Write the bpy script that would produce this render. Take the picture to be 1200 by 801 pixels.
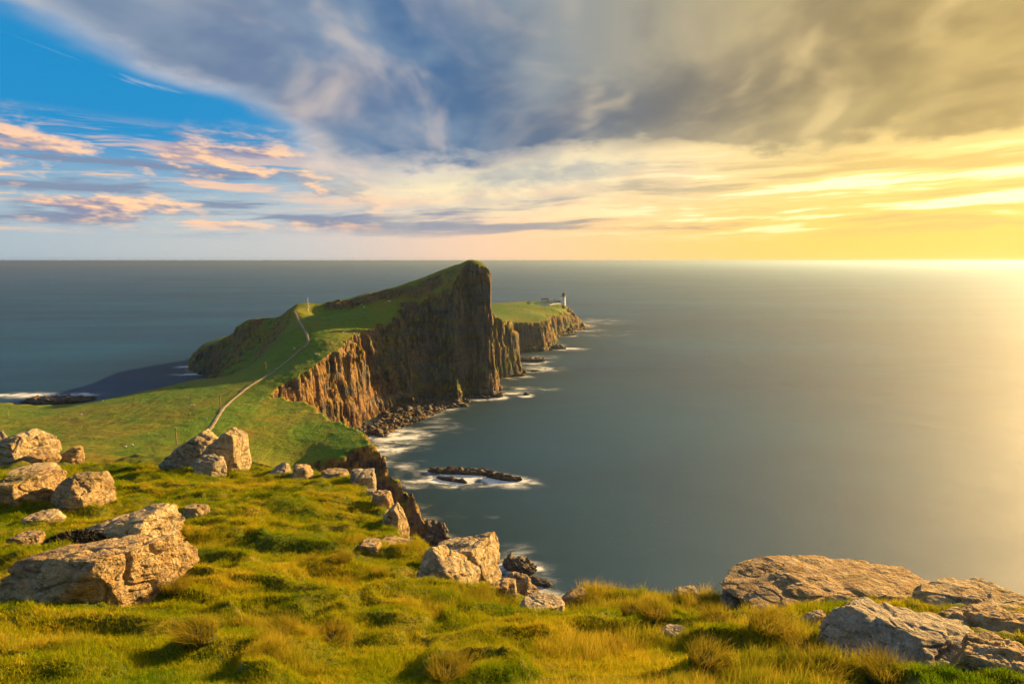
import bpy, bmesh, math, random
import numpy as np
from mathutils import Vector, Matrix

# ------------------------------------------------------------------ clear
for o in list(bpy.data.objects):
    bpy.data.objects.remove(o)
scene = bpy.context.scene
COL = scene.collection
R = math.radians

# ------------------------------------------------------------------ camera
EYE = 100.0                      # metres above the sea
F_PX = 700.0                     # focal length in photograph pixels (1200 wide)
TH = math.atan(95.0 / F_PX)      # pitch below the horizon
cam_d = bpy.data.cameras.new('camera')
cam_d.sensor_width = 36.0
cam_d.lens = 36.0 * F_PX / 1200.0
cam_d.clip_start = 0.05
cam_d.clip_end = 200000.0
cam = bpy.data.objects.new('camera', cam_d)
COL.objects.link(cam)
cam.location = (0, 0, EYE)
cam.rotation_euler = (math.pi / 2 - TH, 0, 0)
scene.camera = cam
scene.render.resolution_x = 1024
scene.render.resolution_y = 683

# ------------------------------------------------------------------ node helpers
def lin(r, g, b):
    f = lambda c: (c / 255 / 12.92) if c / 255 <= 0.04045 else ((c / 255 + 0.055) / 1.055) ** 2.4
    return (f(r), f(g), f(b), 1.0)

class S:
    """a node socket with arithmetic"""
    def __init__(s, nt, sock): s.nt, s.k = nt, sock
    def _m(s, op, *a, clamp=False):
        n = s.nt.nodes.new('ShaderNodeMath'); n.operation = op; n.use_clamp = clamp
        for i, v in enumerate((s,) + a):
            if isinstance(v, S): s.nt.links.new(v.k, n.inputs[i])
            else: n.inputs[i].default_value = v
        return S(s.nt, n.outputs[0])
    def __add__(s, o): return s._m('ADD', o)
    __radd__ = __add__
    def __sub__(s, o): return s._m('SUBTRACT', o)
    def __rsub__(s, o): return (s * -1.0) + o
    def __mul__(s, o): return s._m('MULTIPLY', o)
    __rmul__ = __mul__
    def __truediv__(s, o): return s._m('DIVIDE', o)
    def pow(s, e): return s._m('POWER', e)
    def clamp(s): return s._m('ADD', 0.0, clamp=True)
    def max(s, o): return s._m('MAXIMUM', o)
    def min(s, o): return s._m('MINIMUM', o)
    def atan2(s, o): return s._m('ARCTAN2', o)
    def asin(s): return s._m('ARCSINE')
    def abs(s): return s._m('ABSOLUTE')
    def exp(s): return s._m('EXPONENT')
    def ramp(s, a, b):                    # smoothstep a..b
        n = s.nt.nodes.new('ShaderNodeMapRange'); n.interpolation_type = 'SMOOTHSTEP'
        s.nt.links.new(s.k, n.inputs[0])
        n.inputs[1].default_value = a; n.inputs[2].default_value = b
        n.inputs[3].default_value = 0.0; n.inputs[4].default_value = 1.0
        if a > b:
            n.inputs[1].default_value = b; n.inputs[2].default_value = a
            n.inputs[3].default_value = 1.0; n.inputs[4].default_value = 0.0
        return S(s.nt, n.outputs[0])

def xyz(nt, a, b, c):
    n = nt.nodes.new('ShaderNodeCombineXYZ')
    for i, v in enumerate((a, b, c)):
        if isinstance(v, S): nt.links.new(v.k, n.inputs[i])
        else: n.inputs[i].default_value = v
    return S(nt, n.outputs[0])

def sep(v):
    n = v.nt.nodes.new('ShaderNodeSeparateXYZ'); v.nt.links.new(v.k, n.inputs[0])
    return [S(v.nt, n.outputs[i]) for i in range(3)]

def noise(v, scale=1.0, detail=5.0, rough=0.55, dist=0.0, color=False, kind='FBM'):
    n = v.nt.nodes.new('ShaderNodeTexNoise')
    n.noise_type = kind
    v.nt.links.new(v.k, n.inputs['Vector'])
    n.inputs['Scale'].default_value = scale; n.inputs['Detail'].default_value = detail
    n.inputs['Roughness'].default_value = rough; n.inputs['Distortion'].default_value = dist
    return S(v.nt, n.outputs[1 if color else 0])

def voro(v, scale=1.0, feature='F1', rand=1.0, out=0):
    n = v.nt.nodes.new('ShaderNodeTexVoronoi'); n.feature = feature
    v.nt.links.new(v.k, n.inputs['Vector'])
    n.inputs['Scale'].default_value = scale; n.inputs['Randomness'].default_value = rand
    return S(v.nt, n.outputs[out])

def mix(f, a, b, mode='MIX'):
    nt = f.nt if isinstance(f, S) else (a.nt if isinstance(a, S) else b.nt)
    n = nt.nodes.new('ShaderNodeMix'); n.data_type = 'RGBA'; n.blend_type = mode; n.clamp_factor = True
    for idx, v in ((0, f), (6, a), (7, b)):
        if isinstance(v, S): nt.links.new(v.k, n.inputs[idx])
        else: n.inputs[idx].default_value = v if idx == 0 else (tuple(v) if len(v) == 4 else tuple(v) + (1,))
    return S(nt, n.outputs[2])

def scalev(v, k):
    n = v.nt.nodes.new('ShaderNodeVectorMath'); n.operation = 'SCALE'
    v.nt.links.new(v.k, n.inputs[0])
    if isinstance(k, S): v.nt.links.new(k.k, n.inputs[3])
    else: n.inputs[3].default_value = k
    return S(v.nt, n.outputs[0])

def mulv(v, t):
    n = v.nt.nodes.new('ShaderNodeVectorMath'); n.operation = 'MULTIPLY'
    v.nt.links.new(v.k, n.inputs[0]); n.inputs[1].default_value = t
    return S(v.nt, n.outputs[0])

def geo(nt, out):
    n = nt.nodes.new('ShaderNodeNewGeometry'); return S(nt, n.outputs[out])

def attr(nt, name, kind='GEOMETRY', out=2):
    n = nt.nodes.new('ShaderNodeAttribute'); n.attribute_name = name; n.attribute_type = kind
    return S(nt, n.outputs[out])

def objcoord(nt):
    n = nt.nodes.new('ShaderNodeTexCoord'); return S(nt, n.outputs['Object'])

def mat(name):
    m = bpy.data.materials.new(name); m.use_nodes = True
    nt = m.node_tree
    b = nt.nodes['Principled BSDF']
    return m, nt, b

def setin(nt, b, name, v):
    if isinstance(v, S): nt.links.new(v.k, b.inputs[name])
    else: b.inputs[name].default_value = v

def bump(nt, b, h, strength=0.5, distance=0.1, prev=None):
    n = nt.nodes.new('ShaderNodeBump'); nt.links.new(h.k, n.inputs['Height'])
    n.inputs['Strength'].default_value = strength; n.inputs['Distance'].default_value = distance
    nt.links.new(n.outputs[0], b.inputs['Normal'])
    return n

# ------------------------------------------------------------------ world, sun, exposure
SUN_AZ, SUN_EL = 55.0, 16.5            # degrees right of the view axis (+Y), above the horizon
def build_world():
    w = bpy.data.worlds.new('World'); scene.world = w; w.use_nodes = True
    nt = w.node_tree
    bg = nt.nodes['Background']
    sky = nt.nodes.new('ShaderNodeTexSky'); sky.sky_type = 'NISHITA'
    sky.sun_disc = False
    sky.sun_elevation = R(SUN_EL); sky.sun_rotation = R(SUN_AZ)
    sky.altitude = 100; sky.air_density = 1.0; sky.dust_density = 1.2; sky.ozone_density = 2.0
    tc = nt.nodes.new('ShaderNodeTexCoord')
    d = S(nt, tc.outputs['Generated'])
    x, y, z = sep(d)
    az0 = x.atan2(y) * 57.29578
    el0 = z.max(-0.02).min(0.999).asin() * 57.29578
    GA, GE = 60.0, 13.0                                      # centre of the glow in the clouds
    sd = (math.sin(R(GA)) * math.cos(R(GE)), math.cos(R(GA)) * math.cos(R(GE)), math.sin(R(GE)))
    dp = nt.nodes.new('ShaderNodeVectorMath'); dp.operation = 'DOT_PRODUCT'
    nt.links.new(d.k, dp.inputs[0]); dp.inputs[1].default_value = sd
    sang = S(nt, dp.outputs['Value'])                       # cos of the angle to the sun
    sw = sang.ramp(0.36, 0.955)
    # wind-drawn warp of the cloud field
    wn = noise(xyz(nt, az0 * 0.055, el0 * 0.12, 2.2), 1.0, 3, 0.55, 0.0, True)
    wr, wg, wb = sep(wn)
    hf = noise(xyz(nt, az0 * 0.16 + el0 * 0.12, el0 * 0.42 - az0 * 0.05, 8.2), 1.0, 5, 0.57, 0.0)
    az = az0 + (wr - 0.5) * 16.0
    el = el0 + (wg - 0.5) * 7.0 + (hf - 0.5) * 5.0
    # clear sky: Nishita deepened to the photograph's azure
    clear = mulv(S(nt, sky.outputs[0]), (0.55, 0.95, 1.15))
    blue = scalev(mix(el0.ramp(1.0, 10.5), lin(176, 196, 190), lin(0, 130, 188)), 10.0)
    clear = mix(0.8, clear, blue)
    clear = mix(sang.ramp(0.15, 0.6), clear, scalev(mix(sw, lin(196, 194, 178), lin(255, 214, 136)), 10.0))
    # thin cirrus in the gap
    ci = noise(xyz(nt, az0 * 0.10 + el0 * 0.05, el0 * 0.55 + az0 * 0.10, 5.0), 1.0, 4, 0.62, 0.6)
    c = mix(ci.ramp(0.60, 0.84) * 0.45, clear, scalev(mix(sw, lin(226, 206, 188), lin(250, 230, 170)), 10.0))
    shade_c = mix(sw, lin(96, 124, 160), lin(178, 160, 112))
    cream = mix(sw, lin(232, 196, 160), lin(255, 232, 158))
    # veil of haze over the horizon
    hc = mix(sang.ramp(-0.30, 0.18), lin(146, 158, 184), lin(196, 184, 184))
    hc = mix(sang.ramp(0.12, 0.55), hc, lin(238, 196, 156))
    hc = mix(sang.ramp(0.42, 0.88), hc, lin(250, 198, 98))
    veil = el0.ramp(10.0, 1.0)
    c = mix(veil * (0.55 + 0.4 * sang.ramp(0.0, 0.5)), c, scalev(hc, 10.0))
    # low streaks: peach and violet at left, gold with bright breaks at right
    st = noise(xyz(nt, az0 * 0.050, el0 * 0.62 - az0 * 0.020 + wg * 1.2, 4.1), 1.0, 5, 0.60, 0.0)
    band = el0.ramp(1.5, 3.2) * el0.ramp(11.5, 7.5)
    c = mix(st.ramp(0.49, 0.38) * band * 0.85, c, scalev(mix(sw, lin(118, 130, 154), lin(206, 180, 108)), 10.0))
    peach = mix(sw, lin(252, 194, 146), (1.3, 1.04, 0.54, 1.0))
    c = mix(st.ramp(0.50, 0.60) * band * (0.95 - 0.5 * sang.ramp(-0.1, 0.25) + 0.55 * sang.ramp(0.45, 0.75)), c, scalev(peach, 10.0))
    # broken cumulus low on the side away from the sun, lit from the right
    q = xyz(nt, az0 * 0.105, el0 * 0.34 + az0 * 0.01, 20.0); q2 = xyz(nt, az0 * 0.105 + 0.16, el0 * 0.34 + az0 * 0.01 + 0.10, 20.0)
    p1 = noise(q, 1.0, 5, 0.60); p2 = noise(q2, 1.0, 4, 0.60)
    puff = p1.ramp(0.47, 0.58) * el0.ramp(2.0, 4.0) * el0.ramp(12.0, 8.5) * az.ramp(-6.0, -18.0)
    c = mix(puff * 0.9, c, scalev(mix((p1 - p2).ramp(-0.05, 0.08), lin(126, 128, 154), lin(252, 200, 152)), 10.0))
    # creamy towers below the middle of the deck
    cr = (((az - 1.0) / 13.0).pow(2.0) * -1.0 - ((el - 8.6) / 3.4).pow(2.0)).exp()
    c = mix((cr * 1.5).clamp() * 0.8, c, scalev(mix(hf.ramp(0.36, 0.62), lin(176, 176, 168), lin(238, 222, 178)), 10.0))
    # --- the cloud deck
    lim = 8.0 + 1.2 * wb + (az * 0.02)
    deck = (el - lim).ramp(-0.6, 2.2)
    line = 19.8 - 0.32 * (az + 39.6) + (hf - 0.5) * 6.0
    gap = (line - el).ramp(-0.8, 2.6) * (az + (hf - 0.5) * 16.0).ramp(-14.0, -22.0)
    deck = deck * (1.0 - gap)
    pl = xyz(nt, x / (z.max(0.0) + 0.22), y / (z.max(0.0) + 0.22), 0.0)
    nB = noise(mulv(pl, (1.0, 0.62, 1.0)), 2.1, 4, 0.50, 0.5)
    nC = noise(xyz(nt, az0 * 0.060 - el0 * 0.05, el0 * 0.11 + az0 * 0.020, 12.0), 1.0, 4, 0.55, 0.0)
    left = az.ramp(-7.0, -20.0)
    nB2 = noise(mulv(xyz(nt, x / (z.max(0.0) + 0.22) + 0.07, y / (z.max(0.0) + 0.22) - 0.02, 0.0), (1.0, 0.62, 1.0)), 2.1, 3, 0.50, 0.5)
    relief = (nB - nB2)
    litm = (nB.ramp(0.46, 0.72) * (0.28 + 0.62 * left) + left * 0.14).clamp()
    dk = mix(nC.ramp(0.36, 0.62), mix(sw, lin(70, 104, 142), lin(128, 116, 84)), mix(sw, lin(108, 132, 158), lin(172, 154, 104)))
    dk = mix(litm, dk, mix(sw, lin(186, 174, 168), lin(206, 184, 126)))
    dk = mix(relief.ramp(0.0, 0.18) * 0.42, dk, mix(sw, lin(196, 184, 176), lin(232, 204, 140)))
    dk = mix(relief.ramp(0.0, -0.16) * 0.40, dk, mix(sw, lin(66, 98, 138), lin(116, 106, 80)))
    rim = (deck * (1.0 - deck) * 4.0).clamp()
    dk = mix(rim * (0.30 + 0.35 * hf.ramp(0.4, 0.65)), dk, mix(sw, lin(222, 206, 192), lin(250, 222, 140)))
    c = mix(deck, c, scalev(dk, 10.0))
    glow = sang.max(0.0).pow(7.0)
    gl = scalev(mix(glow.clamp(), (0, 0, 0, 1), (2.6, 1.5, 0.3, 1.0)), 1.0)
    c = mix(1.0, c, gl, 'ADD')
    c = scalev(c, 0.82)
    nt.links.new(c.k, bg.inputs['Color'])
    bg.inputs['Strength'].default_value = 0.050
    w.cycles.sampling_method = 'MANUAL'; w.cycles.sample_map_resolution = 512
build_world()

sl = bpy.data.lights.new('sun', 'SUN'); sl.energy = 5.0; sl.angle = R(0.6); sl.color = (1.0, 0.635, 0.235)
sun = bpy.data.objects.new('sun', sl); COL.objects.link(sun)
_sd = Vector((math.sin(R(SUN_AZ)) * math.cos(R(SUN_EL)), math.cos(R(SUN_AZ)) * math.cos(R(SUN_EL)), math.sin(R(SUN_EL))))
sun.rotation_euler = _sd.to_track_quat('Z', 'Y').to_euler()
sun.location = (200, 100, 200)
vs = scene.view_settings
vs.view_transform = 'Standard'; vs.look = 'None'; vs.gamma = 1.0; vs.use_curve_mapping = False
vs.exposure = 1.62
cy = scene.cycles
cy.max_bounces = 5; cy.diffuse_bounces = 2; cy.glossy_bounces = 2; cy.transmission_bounces = 2; cy.transparent_max_bounces = 6
cy.caustics_reflective = False; cy.caustics_refractive = False; cy.use_denoising = True
cy.use_adaptive_sampling = True; cy.adaptive_threshold = 0.025; cy.adaptive_min_samples = 10

# ------------------------------------------------------------------ numpy noise
def _h(ix, iy, iz, seed):
    h = (ix.astype(np.int64) * 374761393 + iy.astype(np.int64) * 668265263 + iz.astype(np.int64) * 2147483647 + seed * 1274126177) & 0xffffffff
    h = ((h ^ (h >> 13)) * 1274126177) & 0xffffffff
    h = ((h ^ (h >> 16)) * 2246822519) & 0xffffffff
    return ((h ^ (h >> 15)) & 0xffffff) / float(0xffffff)

def vn2(x, y, seed=0):
    x0, y0 = np.floor(x), np.floor(y); fx, fy = x - x0, y - y0
    sx, sy = fx * fx * fx * (fx * (fx * 6 - 15) + 10), fy * fy * fy * (fy * (fy * 6 - 15) + 10)
    z = np.zeros_like(x0); r = 0
    for dx in (0, 1):
        for dy in (0, 1):
            a = _h(x0 + dx, y0 + dy, z, seed) * 6.2831853
            g = np.cos(a) * (fx - dx) + np.sin(a) * (fy - dy)
            r = r + g * (sx if dx else 1 - sx) * (sy if dy else 1 - sy)
    return r * 1.5                         # about -1..1

def vn3(x, y, z, seed=0):
    x0, y0, z0 = np.floor(x), np.floor(y), np.floor(z)
    fx, fy, fz = x - x0, y - y0, z - z0
    q = lambda t: t * t * t * (t * (t * 6 - 15) + 10)
    sx, sy, sz = q(fx), q(fy), q(fz); r = 0
    for dx in (0, 1):
        for dy in (0, 1):
            for dz in (0, 1):
                a = _h(x0 + dx, y0 + dy, z0 + dz, seed) * 6.2831853
                c = _h(x0 + dx, y0 + dy, z0 + dz, seed + 77) * 2 - 1
                s = np.sqrt(np.maximum(0, 1 - c * c))
                g = np.cos(a) * s * (fx - dx) + np.sin(a) * s * (fy - dy) + c * (fz - dz)
                r = r + g * (sx if dx else 1 - sx) * (sy if dy else 1 - sy) * (sz if dz else 1 - sz)
    return r * 1.5

def fbm2(x, y, o=4, seed=0, gain=0.5):
    a, s, t = 1.0, 0, 0
    for i in range(o):
        s = s + a * vn2(x * 2 ** i + 13.7 * i, y * 2 ** i - 7.3 * i, seed + i); t += a; a *= gain
    return s / t * 1.3

def fbm3(x, y, z, o=4, seed=0, gain=0.5):
    a, s, t = 1.0, 0, 0
    for i in range(o):
        s = s + a * vn3(x * 2 ** i + 3.7 * i, y * 2 ** i - 7.3 * i, z * 2 ** i + 1.9 * i, seed + i); t += a; a *= gain
    return s / t * 1.3

def rid2(x, y, o=4, seed=0):
    a, s, t = 1.0, 0, 0
    for i in range(o):
        s = s + a * (1 - 2 * np.abs(vn2(x * 2 ** i + 13.7 * i, y * 2 ** i, seed + i))); t += a; a *= 0.5
    return s / t

def sstep(a, b, x):
    t = np.clip((x - a) / (b - a), 0, 1); return t * t * (3 - 2 * t)

# ------------------------------------------------------------------ picture measurements -> world points
_ct, _st = math.cos(TH), math.sin(TH)
def ray(px, py):
    yv = (400.5 - py) / F_PX
    return np.array([(px - 600.0) / F_PX, _ct + yv * _st, -_st + yv * _ct])
def WZ(px, py, z=0.0):                   # the point on the line of sight at height z
    d = ray(px, py); return np.array([0, 0, EYE]) + d * ((z - EYE) / d[2])
def WD(px, py, y):                       # the point on the line of sight y metres ahead
    d = ray(px, py); return np.array([0, 0, EYE]) + d * (y / d[1])

class TPS:
    def __init__(s, pts, lam=0.0):
        p = np.array(pts, float); s.c = p[:, :2].mean(0); s.k = max(1e-6, np.abs(p[:, :2] - s.c).max())
        s.p = (p[:, :2] - s.c) / s.k; n = len(p)
        K = s.U(np.linalg.norm(s.p[:, None] - s.p[None], axis=2)) + lam * np.eye(n)
        P = np.hstack([np.ones((n, 1)), s.p])
        A = np.zeros((n + 3, n + 3)); A[:n, :n] = K; A[:n, n:] = P; A[n:, :n] = P.T
        s.w = np.linalg.solve(A, np.concatenate([p[:, 2], np.zeros(3)]))
    @staticmethod
    def U(r): return np.where(r > 1e-9, r * r * np.log(np.maximum(r, 1e-9)), 0)
    def __call__(s, x, y):
        sh = np.shape(x); q = (np.stack([np.ravel(x), np.ravel(y)], 1) - s.c) / s.k
        out = np.empty(len(q)); n = len(s.p)
        for i in range(0, len(q), 40000):
            b = q[i:i + 40000]
            r = np.linalg.norm(b[:, None] - s.p[None], axis=2)
            out[i:i + 40000] = s.U(r) @ s.w[:n] + s.w[n] + b @ s.w[n + 1:]
        return out.reshape(sh)

def poly_dist(x, y, poly, closed=True, vals=None):
    """signed distance (inside positive) and values interpolated at the nearest boundary point"""
    sh = np.shape(x); X, Y = np.ravel(x), np.ravel(y)
    best = np.full(len(X), 1e18); inside = np.zeros(len(X), bool)
    V = None if vals is None else np.zeros((len(X), vals.shape[1]))
    n = len(poly)
    for i in range(n if closed else n - 1):
        ax, ay = poly[i][:2]; bx, by = poly[(i + 1) % n][:2]
        dx, dy = bx - ax, by - ay
        t = np.clip(((X - ax) * dx + (Y - ay) * dy) / (dx * dx + dy * dy + 1e-12), 0, 1)
        d = (X - ax - t * dx) ** 2 + (Y - ay - t * dy) ** 2
        m = d < best; best = np.where(m, d, best)
        if V is not None:
            V[m] = (1 - t[m, None]) * vals[i] + t[m, None] * vals[(i + 1) % n]
        if closed and ay != by:
            c = ((ay > Y) != (by > Y)) & (X < (bx - ax) * (Y - ay) / (by - ay) + ax)
            inside ^= c
    d = np.sqrt(best)
    if closed: d = np.where(inside, d, -d)
    return (d.reshape(sh), None if V is None else V.reshape(sh + (vals.shape[1],)))

# ------------------------------------------------------------------ object helpers
def tag(o, label=None, cat=None, group=None, kind=None):
    if label: o['label'] = label
    if cat: o['category'] = cat
    if group: o['group'] = group
    if kind: o['kind'] = kind
    return o

def mesh_np(name, verts, faces, smooth=True):
    me = bpy.data.meshes.new(name)
    verts = np.ascontiguousarray(verts, np.float32)
    me.vertices.add(len(verts)); me.vertices.foreach_set('co', verts.ravel())
    faces = np.ascontiguousarray(faces, np.int32); k = faces.shape[1]
    me.loops.add(faces.size); me.loops.foreach_set('vertex_index', faces.ravel())
    me.polygons.add(len(faces))
    me.polygons.foreach_set('loop_start', np.arange(0, faces.size, k, dtype=np.int32))
    me.polygons.foreach_set('loop_total', np.full(len(faces), k, np.int32))
    if smooth: me.polygons.foreach_set('use_smooth', np.ones(len(faces), bool))
    me.update(calc_edges=True); me.validate()
    return me

def link(name, me, material=None, parent=None, loc=None):
    o = bpy.data.objects.new(name, me); COL.objects.link(o)
    if material is not None and not me.materials: me.materials.append(material)
    if parent is not None: o.parent = parent
    if loc is not None: o.location = loc
    return o

def empty(name, loc, rz=0.0):
    o = bpy.data.objects.new(name, None); COL.objects.link(o)
    o.empty_display_size = 0.2; o.location = loc; o.rotation_euler.z = rz
    return o

def grid_faces(nr, nc, keep=None):
    i = np.arange(nr * nc).reshape(nr, nc)
    f = np.stack([i[:-1, :-1], i[:-1, 1:], i[1:, 1:], i[1:, :-1]], -1).reshape(-1, 4)
    if keep is not None: f = f[keep.reshape(-1)]
    return f

def compact(verts, faces):
    used = np.unique(faces); mp = np.full(len(verts), -1, np.int64); mp[used] = np.arange(len(used))
    return verts[used], mp[faces], used

def point_attr(me, name, vals):
    a = me.attributes.new(name, 'FLOAT', 'POINT'); a.data.foreach_set('value', np.ascontiguousarray(vals, np.float32))

# ------------------------------------------------------------------ the land: cliff-foot line (x, y, steepness, flare)
def fz(px, py, st, fl=0.0, z=0.0):
    p = WZ(px, py, z); return (p[0], p[1], st, fl)
FOOT = [
    (-110, 190, 2.6, 0), (-74, 205, 2.8, 0), (-52, 209, 2.6, 0), fz(515, 640, 1.7), (-40, 224, 1.9, 0), (-52, 240, 3.0, 0), (-68, 252, 4.5, 0),
    (-82, 268, 5.0, 0), (-99, 288, 5.0, 0), (-117, 299, 4.0, 0),                      # into the cove
    (-104, 318, 4.5, 0), (-97, 340, 5.0, 0), fz(431, 491, 5.0), fz(441, 486, 3.4),
    fz(458, 482, 2.8), fz(474, 478, 2.6), fz(487, 478, 2.0), fz(492, 467, 3.0), fz(505, 464, 3.6), fz(522, 465, 3.8), fz(530, 470, 3.0), fz(539, 476, 2.2), fz(546, 465, 4.0), fz(552, 463, 4.6),
    fz(566, 466, 5.0), fz(578, 465, 5.5), fz(584, 458, 6.0), (-13, 468, 6.0, 0), (-20, 486, 6.0, 0),
    (-12, 502, 5.0, 0), fz(597, 442, 5.0), fz(611, 440, 5.5), (10, 528, 5.0, 0), (0, 552, 4.0, 0), (-8, 600, 4.0, 0),
    fz(607, 413, 4.0), fz(625, 412, 4.0), fz(641, 411, 3.5), fz(655, 406, 2.2), (52, 720, 3.0, 0), (50, 770, 3.0, 0),
    fz(655, 394, 3.5), fz(673, 389.5, 3.5), (86, 850, 2.0, 0), fz(689, 384.5, 1.1), (122, 930, 1.2, 0), (95, 985, 1.5, 0),
    (30, 1010, 2, 0), (-70, 960, 2, 0), (-150, 870, 2, 0), (-220, 750, 2, 0), (-268, 650, 2, 0), (-300, 585, 2, 0), (-298, 545, 2, 0),
    fz(236, 440, 2.4), fz(256, 441, 2.2), (-252, 480, 1.0, 0), (-240, 450, 0.9, 0), (-222, 420, 1.0, 0), (-204, 392, 1.2, 0),
    (-204, 370, 1.8, 0), (-222, 354, 2.0, 0), (-245, 340, 1.6, 0), (-266, 338, 1.6, 0), (-300, 346, 1.6, 0), (-420, 330, 1.6, 0),
    (-600, 250, 1.5, 0), (-600, -200, 1.5, 0), (420, -200, 1.5, 0), (300, 0, 1.5, 0), (160, 66, 1.5, 0), (60, 84, 1.8, 0), (0, 118, 2, 0), (-45, 160, 2.4, 0)]
FOOT_P = [(p[0], p[1]) for p in FOOT]; FOOT_V = np.array([[p[2], p[3]] for p in FOOT], float)

tz = lambda px, py, z: tuple(WZ(px, py, z))
td = lambda px, py, y: tuple(WD(px, py, y))
TOP = [
    # saddle meadow
    tz(0, 520, 27), tz(0, 490, 25), tz(0, 472, 20), tz(60, 478, 22), tz(110, 470, 22), tz(150, 462, 25), tz(190, 454, 27), tz(235, 444, 29), tz(275, 438, 31),
    tz(60, 525, 31), tz(150, 530, 31), tz(150, 500, 30), tz(207, 520, 31), tz(207, 490, 31), tz(248, 500, 31.5), tz(258, 478, 32.5), tz(265, 460, 33),
    tz(312, 438, 36), tz(290, 452, 34.5), tz(300, 465, 33), tz(330, 478, 31), tz(330, 520, 28), tz(350, 548, 24), tz(385, 528, 28), tz(430, 516, 31), tz(415, 508, 31), tz(447, 514, 31.5), tz(372, 497, 30.5), tz(345, 467, 32.5),
    tz(300, 545, 28),
    # way up to the ridge
    tz(335, 419, 42), tz(350, 436, 40), tz(362, 402, 50), td(352, 380, 392), td(345, 364, 418), tz(380, 415, 46), td(410, 402, 364), td(445, 388, 398), td(470, 375, 424),
    td(400, 386, 386), td(430, 372, 412), td(395, 371, 410), td(370, 376, 400), td(480, 353, 444), td(440, 360, 436), td(455, 353, 444), td(490, 352, 450), td(500, 344, 456),
    # ridge line and crags
    td(300, 425, 400), td(290, 405, 445), td(320, 385, 445), td(285, 378, 490), td(262, 391, 498), td(243, 406, 512), td(325, 366, 452), td(335, 364, 436), td(270, 410, 470), td(310, 405, 425),
    td(362, 358, 434), td(395, 353, 444), td(425, 345, 456), td(455, 338, 464), td(485, 329, 472), td(510, 320, 476), td(530, 312, 475), td(548, 306, 470), td(510, 335, 462), td(525, 322, 466), td(370, 370, 424), td(420, 357, 443),
    (-28, 462, 100.3), (-20, 461, 97.0), (-15, 461, 92.0), (-35, 461, 99.4), (-24, 474, 96),
    # seaward back of the hill
    (-148, 462, 63), (-118, 480, 66), (-86, 495, 73), (-175, 488, 56), (-60, 510, 76), (-110, 520, 60), (-160, 515, 54), (-200, 520, 46), (-250, 545, 34), (-272, 560, 28), (-200, 570, 38), (-120, 570, 44), (-40, 530, 60), (-50, 560, 48), (-20, 505, 64),
    # lower plateau and the lighthouse hill
    td(580, 376, 532), td(592, 384, 528), td(608, 389, 524), (-30, 590, 41), (0, 562, 41), (-60, 610, 40), (-60, 690, 36), (-10, 630, 37), (15, 645, 34), (-80, 760, 37), (-30, 720, 35), (-30, 780, 37), td(585, 373, 690), td(604, 377, 672), td(625, 377, 674), td(648, 375.5, 688), td(600, 369, 730), td(640, 370, 735), td(580, 361, 790),
    td(585, 355, 850), td(610, 355, 848), td(632, 357, 852), td(645, 360, 840), td(652, 363, 815), td(660, 357, 878), td(655, 369, 806), td(670, 371, 822), td(670, 362, 868), td(678, 370, 872), td(688, 381, 884),
    (60, 940, 28), (-20, 920, 34), (-100, 820, 36), (-150, 720, 36), (-200, 650, 34),
    # ground under the camera's own hill
    (-60, 120, 38), (-150, 120, 40), (-260, 150, 38), (-350, 250, 27), (-60, 60, 42), (0, 40, 42), (80, 20, 42), (-200, 40, 44), (-400, 100, 34), (0, 90, 40)]
TOPF = TPS(TOP, lam=1e-5)
BEACH = [tuple(p[:2]) for p in (WZ(432, 508), WZ(447, 511), WZ(463, 504), WZ(482, 496), WZ(500, 489), WZ(520, 480), WZ(548, 472))] + [(-40, 440), (-75, 410), (-85, 360), (-108, 305), (-85, 305)]

CRAG = [tuple(WD(*q)[:2]) for q in ((388, 363, 438), (404, 360, 442), (440, 352, 451), (480, 343, 457), (512, 330, 466))]
LOWCRAG = [(-268, 512), (-250, 488), (-240, 462), (-224, 432), (-206, 400)]
def crag_mask(x, y):
    out = np.zeros(np.shape(x)); k = (x > -300) & (x < 0) & (y > 380) & (y < 540)
    if not k.any(): return out
    X, Y = x[k], y[k]
    w = fbm2(X / 12, Y / 12, 3, 55)
    a, _ = poly_dist(X, Y, CRAG, False); b, _ = poly_dist(X, Y, LOWCRAG, False)
    out[k] = np.maximum(sstep(9, 3, a + 5 * w), sstep(15, 8, b + 7 * w) * 0.85)
    return out

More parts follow.
